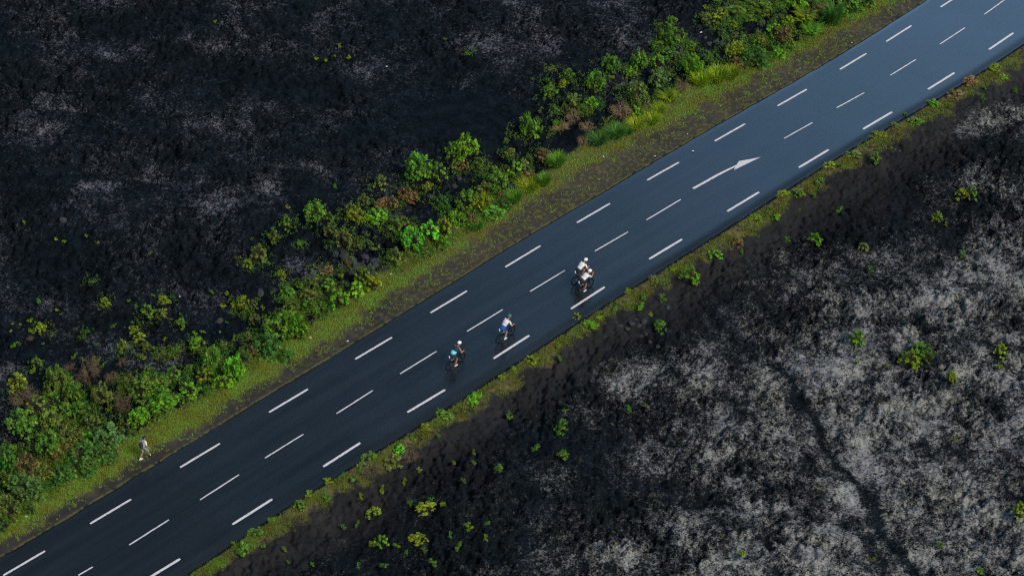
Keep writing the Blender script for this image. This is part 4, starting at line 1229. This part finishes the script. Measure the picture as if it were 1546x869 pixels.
def bicycle(mid, rz, label, frame_mat, aero=0, scale=1.0, crank=0.2):
    b = empty('bicycle', (*mid, 0.0), rz, label, 'bicycle', 'racing bicycles on the road')
    b.scale = (scale,) * 3
    wheel(b, -.49); wheel(b, .50)
    bb, st, ht, hb = (-.08, 0, .27), (-.235, 0, .80), (.33, 0, .86), (.375, 0, .70)
    P = [([bb, st], [.019, .016]), ([st, ht], [.018, .019]), ([hb, bb], [.026, .024]), ([ht, hb], [.021, .024])]
    for s in (-1, 1):
        P += [([(-.08, .035 * s, .27), (-.49, .062 * s, .335)], [.012, .009]), ([(-.225, .018 * s, .77), (-.49, .062 * s, .335)], [.009, .008])]
    tubes('frame', P, frame_mat, b, 10)
    tubes('fork', [([(.375, .03 * s, .70), (.42, .052 * s, .56), (.50, .055 * s, .335)], [.016, .014, .009]) for s in (-1, 1)], M_CARBON, b)
    bars = [([ht, (.325, 0, .92), (.42, 0, .945)], [.018, .016, .016]), ([(.42, -.20, .945), (.42, .20, .945)], [.0135, .0135])]
    for s in (-1, 1):
        bars.append(([(.42, .20 * s, .945), (.50, .21 * s, .945), (.535, .21 * s, .90), (.50, .215 * s, .83), (.42, .22 * s, .81)], [.014] * 5))
        bars.append(([(.50, .21 * s, .95), (.545, .21 * s, .985)], [.018, .014]))
        bars.append(([(.545, .21 * s, .96), (.56, .21 * s, .87)], [.006, .005]))
        if aero == 1: bars.append(([(.38, .08 * s, .98), (.62, .06 * s, 1.0), (.70, .06 * s, 1.05)], [.013] * 3))
    tubes('handlebar', bars, M_CARBON, b)
    tubes('seatpost', [([st, (-.265, 0, .955)], [.0145, .0145])], M_CARBON, b)
    fused('saddle', [('e', (-.345, 0, .975), (.085, .068, .025), (0, 0, 0)), ('c', (-.30, 0, .978), .028, (-.14, 0, .975), .018)], .01, M_BLACK, b)
    c, s_ = math.cos(crank), math.sin(crank)
    # crank: y<0 is the near (chain) side
    pr = (-.08 + .17 * s_, -.12, .27 - .17 * c); pl_ = (-.08 - .17 * s_, .12, .27 + .17 * c)
    cr = bpy.data.objects.new('crankset', None); COL.objects.link(cr); cr.parent = b
    ring = [((-.08 + .095 * math.cos(a), -.045, .27 + .095 * math.sin(a))) for a in np.linspace(0, 2 * math.pi, 25)]
    tubes('chainring', [(ring, [.007] * 25)] + [([(-.08, -.045, .27), (-.08 + .09 * math.cos(a), -.045, .27 + .09 * math.sin(a))], [.008, .006]) for a in (0, 1.57, 3.14, 4.71)], M_STEEL, cr, 6)
    tubes('crank_arm', [([(-.08, -.07, .27), (pr[0], -.08, pr[2])], [.014, .011]), ([(-.08, .07, .27), (pl_[0], .08, pl_[2])], [.014, .011])], M_CARBON, cr, 8)
    tubes('pedal', [([(p[0] - .04, p[1], p[2]), (p[0] + .04, p[1], p[2])], [.022, .022]) for p in (pr, pl_)], M_BLACK, cr, 6)
    tubes('chain', [([(-.08, -.045, .365), (-.49, -.05, .365)], [.006, .006]), ([(-.08, -.045, .175), (-.46, -.05, .26), (-.49, -.05, .30)], [.006] * 3)], M_STEEL, b, 5)
    return b, pr, pl_


def rider(root_loc, rz, label, feet, aero, top, arms_bare, shorts_mat, helm_mat, skin, two_tone=None, sleeveless=False, shoe=None, scale=1.0, socks=True, sh_mid=False):
    p = empty('person', (*root_loc, 0.0), rz, label, 'person', 'cyclists')
    p.scale = (scale,) * 3
    pr, pl_ = feet
    hipc = V3(-.25, 0, 1.02)
    sh_c = V3(.19, 0, 1.37) if aero == 0 else V3(.24, 0, 1.27) if aero == 2 else V3(.26, 0, 1.19)
    nk = sh_c + V3(.07, 0, .07)
    hd = sh_c + (V3(.17, 0, .17) if aero == 0 else V3(.20, 0, .13))
    tdir = (sh_c - hipc).normalized()
    body, torso, shorts, sleeves = [], [], [], []
    # trunk
    ch = hipc + (sh_c - hipc) * .72 + V3(-.01, 0, .0)
    bow = tdir.cross(V3(0, 1, 0)) * -.035
    a_t = math.atan2(tdir.z, tdir.x)
    rotT = (0, -a_t, 0)
    wst = hipc + (sh_c - hipc) * .36 - bow * .5
    trunk = [('e', ch - bow, (.20, .185, .125), rotT), ('e', wst, (.19, .16, .12), rotT), ('e', hipc, (.15, .185, .14), rotT), ('c', sh_c + V3(-.03, .13, -.02), .058, sh_c + V3(-.03, -.13, -.02), .058)]
    body += trunk
    body.append(('c', sh_c, .056, nk + V3(.03, 0, .03), .052))
    hs, fr = head_shapes(hd, (.93, 0, -.32), (.3, 0, 1))
    body += hs
    ankles = []
    if sh_mid: trunk[2] = ('e', hipc + (sh_c - hipc) * .16, (.20, .19, .145), rotT); body.append(trunk[2])
    for s, ped in ((-1, pr), (1, pl_)):
        hip = hipc + V3(.01, .095 * s, -.02)
        ank = V3(ped[0] - .07, ped[1], ped[2] + .105)
        kn = ik(hip, ank, .45, .45, (1, .12 * s, .35))
        ankles.append((ank, ped, kn))
        body += [('c', hip, .092, kn, .058), ('c', kn, .056, kn * .45 + ank * .55 + V3(-.015, 0, 0), .052), ('c', kn * .45 + ank * .55 + V3(-.015, 0, 0), .050, ank, .036),
                 ('c', ank + V3(-.02, 0, -.04), .034, V3(ped[0] + .09, ped[1], ped[2] + .045), .030)]
        shorts += [('c', hip, .104, hip * .36 + kn * .64, .078)]
        sho = sh_c + V3(0, .175 * s, -.02)
        if aero == 1:
            el = V3(.44, .18 * s, 1.00); wr = V3(.66, .09 * s, 1.13)
        else:
            wr = V3(.475, .215 * s, 1.015); el = ik(sho, wr, .30, .28, (-.1, .5 * s, -.6))
        body += [('c', sho, .056, el, .042), ('c', el, .041, wr, .027)]
        fd = (wr - el).normalized()
        body += hand_shapes(wr, fd * .6 + V3(.5, 0, -.35), (0, -.3 * s, -1), 1.1)
        if not sleeveless: sleeves += [('c', sho, .068, sho * .42 + el * .58, .056)]
    fused('body', body, .0085, SKIN[skin], p, 2)
    face_parts(fr, p)
    infl = lambda L, d: [(('c', x[1], x[2] + d, x[3], x[4] + d) if x[0] == 'c' else ('e', x[1], tuple(r + d for r in x[2]), x[3])) for x in L]
    if two_tone:
        fused('jersey', infl([trunk[0], trunk[3]], .009) + sleeves, .011, top, p)
        fused('jersey_back', infl([trunk[1], ('e', wst + (hipc - wst) * .35 - bow * 1.2, (.15, .125, .10), rotT)], .022), .011, two_tone, p)
    else:
        fused('jersey', infl([trunk[0], trunk[1], trunk[3]], .011) + sleeves, .011, top, p)
    fused('shorts', infl([trunk[2]] + ([('e', hipc, (.15, .185, .14), rotT)] if sh_mid else []), .016) + shorts, .011, shorts_mat, p)
    c, f, u, s, rot = fr
    helm = [('e', c - f * .012 + u * .062, (.150, .118, .100), rot), ('c', c - f * .06 + u * .07, .072, c - f * .12 + u * .05, .045)]
    h = fused('helmet', helm, .009, helm_mat, p)
    vents = [('c', c + f * (.09 - .02 * abs(k)) + s * .036 * k + u * .128, .010, c - f * .10 + s * .036 * k + u * .130, .010) for k in (-1, 0, 1)]
    fused('helmet_vent', vents, .007, M_BLACK, p, 0)
    for ank, ped, kn in ankles:
        fused('shoe', [('c', ank + V3(-.025, 0, -.045), .043, V3(ped[0] + .095, ped[1], ped[2] + .042), .037), ('c', ank + V3(0, 0, -.01), .045, ank + V3(-.02, 0, -.05), .043)], .009, shoe or M_WHITE, p)
        if socks: fused('sock', [('c', ank, .043, ank * .66 + kn * .34, .053)], .009, M_WHITE, p)
    return p


M_CARB2 = M_CARBON
RIDERS = [
    # rear contact, front contact, ...
    dict(r=(677.7, 558.5), f=(697.3, 545.3), bl='black racing bicycle of the hindmost rider, in turquoise', pl='cyclist in navy and turquoise sleeveless top with white helmet, riding hindmost', aero=0, top=M_NAVY,
         two=M_CYAN, sh=M_NAVY, hm=M_HELM_W, skin='tan', sleeveless=True, shoe=M_SHOE_Y, socks=False, crank=.15, frame=M_CARBON),
    dict(r=(752.4, 518), f=(773.3, 504.5), bl='black racing bicycle of the rider in blue shorts', pl='cyclist in white jersey, blue shorts and teal helmet, riding alone', aero=0, top=M_WHITE,
         two=None, sh=M_BLUE, hm=M_HELM_T, skin='fair', sleeveless=False, shoe=M_WHITE, socks=True, crank=-.1, frame=M_CARBON),
    dict(r=(866.4, 430.5), f=(886.2, 417.5), bl='black bicycle of the pair rider nearer the road centre', pl='cyclist in white jersey on the centre side of the leading pair', aero=2, top=M_WHITE,
         two=None, sh=M_BLACK, hm=M_HELM_W, skin='tan', sleeveless=False, shoe=M_WHITE, socks=False, crank=2.6, frame=M_CARBON),
    dict(r=(872, 446), f=(892, 433), bl='black time-trial bicycle of the crouched pair rider nearer the road edge', pl='crouched cyclist in white jersey, forearms forward, on the edge side of the leading pair', aero=1, top=M_WHITE,
         two=None, sh=M_BLACK, hm=M_HELM_W, skin='tan', sleeveless=False, shoe=M_WHITE, socks=False, crank=.1, frame=M_CARBON),
]
for q in RIDERS:
    a, b = np.array(G(*q['r'])), np.array(G(*q['f']))
    m = (a + b) / 2; d = b - a
    rz = math.atan2(d[1], d[0]); sc = 1.04
    bk, pr, pl_ = bicycle((float(m[0]), float(m[1])), rz, q['bl'], q['frame'], q['aero'], sc, q['crank'])
    rider((float(m[0]), float(m[1])), rz, q['pl'], (pr, pl_), q['aero'], q['top'], False, q['sh'], q['hm'], q['skin'], q['two'], q['sleeveless'], q['shoe'], sc, q['socks'], q['sh'] is M_BLUE)
    # bottle behind the saddle
    cs, sn_ = math.cos(rz), math.sin(rz)
    own = {0: 'hindmost rider', 1: 'rider in blue shorts', 2: 'centre-side pair rider', 3: 'crouched pair rider'}[RIDERS.index(q)]
    o = fused('water_bottle', [('c', (0, 0, 0), .040, (-.02, 0, .12), .038), ('c', (-.022, 0, .13), .022, (-.027, 0, .18), .014)], .008, M_BOTTLE)
    o.location = (m[0] - .47 * sc * cs, m[1] - .47 * sc * sn_, .93 * sc); o.rotation_euler = (0, 0, rz)
    props(o, f'white water bottle behind the saddle of the {own}', 'bottle', 'water bottles on the bicycles')
    cage = tubes('bottle_cage', [([(-.36, 0, .96), (-.44, 0, .93), (-.47, 0, .90)], [.012, .012, .02])], M_CARBON, bk)


# ------------------------------------------------------------------ pedestrian
def pedestrian():
    a, b = np.array(G(213.5, 694.5)), np.array(G(226.5, 686.5))
    m = (a + b) / 2; d = b - a
    L = float(np.linalg.norm(d)); rz = math.atan2(d[1], d[0])
    gz = float(HZ(m[0], m[1])[0])
    sc = 1.0
    p = empty('person', (float(m[0]), float(m[1]), gz), rz, 'pedestrian in white T-shirt, grey shorts and black cap walking on the shoulder', 'person')
    h = L / 2
    hip = V3(-.02, 0, .90); sh = V3(.02, 0, 1.42); hd = V3(.05, 0, 1.62)
    body, tee, shorts = [], [], []
    trunk = [('e', (.0, 0, 1.26), (.115, .165, .19), (0, 0, 0)), ('e', (-.01, 0, 1.06), (.105, .14, .16), (0, 0, 0)), ('e', (-.02, 0, .93), (.115, .155, .11), (0, 0, 0)), ('c', (.01, .13, 1.40), .058, (.01, -.13, 1.40), .058)]
    body += trunk
    body.append(('c', sh, .055, (.03, 0, 1.54), .050))
    hs, fr = head_shapes(hd, (1, 0, -.12), (0, 0, 1)); body += hs
    # near leg (y<0) trails in the photo, far leg leads
    for s, fx in ((1, -h), (-1, h)):
        hp = hip + V3(0, .09 * s, 0)
        lead = fx > 0
        ank = V3(fx - .03, .07 * s, .10 if lead else .13)
        kn = ik(hp, ank, .43, .42, (1, 0, .1))
        c_ = kn * .55 + ank * .45 + V3(-.02, 0, 0)
        toe = V3(fx + .15, .08 * s, .07 if lead else .035)
        body += [('c', hp, .088, kn, .056), ('c', kn, .054, c_, .052), ('c', c_, .05, ank, .036), ('c', ank + V3(-.02, 0, -.05), .035, toe, .03)]
        shorts += [('c', hp, .102, hp * .28 + kn * .72, .092)]
        fused('shoe', [('c', ank + V3(-.035, 0, -.05), .045, toe, .038), ('c', ank, .046, ank + V3(-.03, 0, -.05), .045)], .01, M_WHITE if not lead else M_BLACK, p)
        fused('sock', [('c', ank + V3(0, 0, .01), .043, ank * .8 + kn * .2, .048)], .009, M_WHITE, p)
        sho = V3(.01, .18 * s, 1.38)
        wr = V3(.16 if s < 0 else -.12, .25 * s, .90)
        el = ik(sho, wr, .29, .26, (-1, .2 * s, 0))
        body += [('c', sho, .054, el, .041), ('c', el, .040, wr, .028)] + hand_shapes(wr, (wr - el) + V3(.02, 0, -.1), (0, -s, 0), .7)
        tee += [('c', sho, .070, sho * .45 + el * .55, .064)]
    fused('body', body, .0085, SKIN['tan'], p, 2)
    face_parts(fr, p)
    infl = lambda Ls, dd: [(('c', x[1], x[2] + dd, x[3], x[4] + dd) if x[0] == 'c' else ('e', x[1], tuple(r + dd for r in x[2]), x[3])) for x in Ls]
    fused('t_shirt', infl([trunk[0], trunk[1], trunk[3]], .013) + tee, .011, M_WHITE, p)
    fused('shorts', infl([trunk[2]], .016) + shorts, .011, M_GREY, p)
    c, f, u, s, rot = fr
    fused('cap', [('e', c - f * .008 + u * .065, (.110, .090, .070), rot), ('e', c + f * .125 + u * .055, (.085, .075, .010), rot)], .008, M_BLACK, p)
    k = empty('backpack', (float(m[0]), float(m[1]), gz), rz, 'dark backpack worn on the back of the pedestrian', 'backpack')
    fused('bag', [('e', (-.20, 0, 1.20), (.095, .14, .22), (0, .06, 0)), ('e', (-.265, 0, 1.10), (.06, .11, .12), (0, 0, 0))], .012, simple_mat('dark backpack cloth', (.03, .03, .036), .8), k)
    for s_ in (-1, 1):
        tubes('strap', [([(-.14, .09 * s_, 1.38), (-.04, .10 * s_, 1.475), (.07, .105 * s_, 1.42), (.135, .105 * s_, 1.28), (.10, .135 * s_, 1.12), (-.08, .15 * s_, 1.03)], [.02] * 6)], M_BLACK, k, 8)


pedestrian()

# ------------------------------------------------------------------ light, sky, camera
BRK_LO, BRK_HI = .82, 8.8
SUN_EL, SUN_AZ = R(45), R(132)           # azimuth clockwise from +Y (the way the camera looks)
w = bpy.data.worlds.new('World'); SC.world = w; w.use_nodes = True
nt = w.node_tree
sky = nt.nodes.new('ShaderNodeTexSky'); sky.sky_type = 'NISHITA'; sky.sun_disc = False
sky.sun_elevation = SUN_EL; sky.sun_rotation = SUN_AZ
sky.air_density = 1.0; sky.dust_density = 0.4; sky.ozone_density = 4; sky.altitude = 300
# overcast with a brighter break low in the sky ahead, soft cloud structure
tc = nt.nodes.new('ShaderNodeTexCoord')
dt = nt.nodes.new('ShaderNodeVectorMath'); dt.operation = 'DOT_PRODUCT'
BRK_EL, BRK_AZ = R(24), R(20)
dt.inputs[1].default_value = (math.sin(BRK_AZ) * math.cos(BRK_EL), math.cos(BRK_AZ) * math.cos(BRK_EL), math.sin(BRK_EL))
nt.links.new(tc.outputs['Generated'], dt.inputs[0])
mr = nd(nt, 'ShaderNodeMapRange', interpolation_type='SMOOTHSTEP')
nt.links.new(dt.outputs['Value'], mr.inputs[0])
mr.inputs[1].default_value = math.cos(R(26.5)); mr.inputs[2].default_value = math.cos(R(3)); mr.inputs[3].default_value = BRK_LO; mr.inputs[4].default_value = BRK_HI
cl = noise_(nt, 2.2, 4, .5, tc.outputs['Generated'])
fac = math_(nt, 'MULTIPLY', mr.outputs[0], math_(nt, 'ADD', math_(nt, 'MULTIPLY', cl, .6), .7))
tn = nt.nodes.new('ShaderNodeVectorMath'); tn.operation = 'MULTIPLY'; tn.inputs[1].default_value = (.96, 1.03, .89)
nt.links.new(sky.outputs[0], tn.inputs[0])
vm = nt.nodes.new('ShaderNodeVectorMath'); vm.operation = 'SCALE'
nt.links.new(tn.outputs[0], vm.inputs[0]); nt.links.new(fac, vm.inputs['Scale'])
nt.links.new(vm.outputs[0], nt.nodes['Background'].inputs[0])
nt.nodes['Background'].inputs[1].default_value = 0.052

sd = bpy.data.lights.new('Sun', 'SUN'); sd.energy = 1.5; sd.angle = R(25); sd.color = (1.0,.885,.76)
so = bpy.data.objects.new('Sun', sd); COL.objects.link(so)
dv = Vector((math.sin(SUN_AZ) * math.cos(SUN_EL), math.cos(SUN_AZ) * math.cos(SUN_EL), math.sin(SUN_EL)))
so.rotation_euler = dv.to_track_quat('Z', 'Y').to_euler(); so.location = (30, 60, 60)

cd = bpy.data.cameras.new('Camera'); co = bpy.data.objects.new('Camera', cd); COL.objects.link(co)
cd.sensor_fit = 'HORIZONTAL'; cd.sensor_width = 36; cd.lens = F_PIX / PW * 36
cd.clip_start = 1; cd.clip_end = 6000
co.location = (0, CAM_Y, CAM_H); co.rotation_euler = (math.pi / 2 - PITCH, 0, 0)
SC.camera = co
SC.view_settings.view_transform = 'Standard'; SC.view_settings.look = 'None'
SC.view_settings.exposure = 1.2; SC.view_settings.gamma = 1.0
SC.cycles.max_bounces = 6; SC.cycles.diffuse_bounces = 3; SC.cycles.transmission_bounces = 4
SC.cycles.use_denoising = False
SC.cycles.filter_width = 1.25
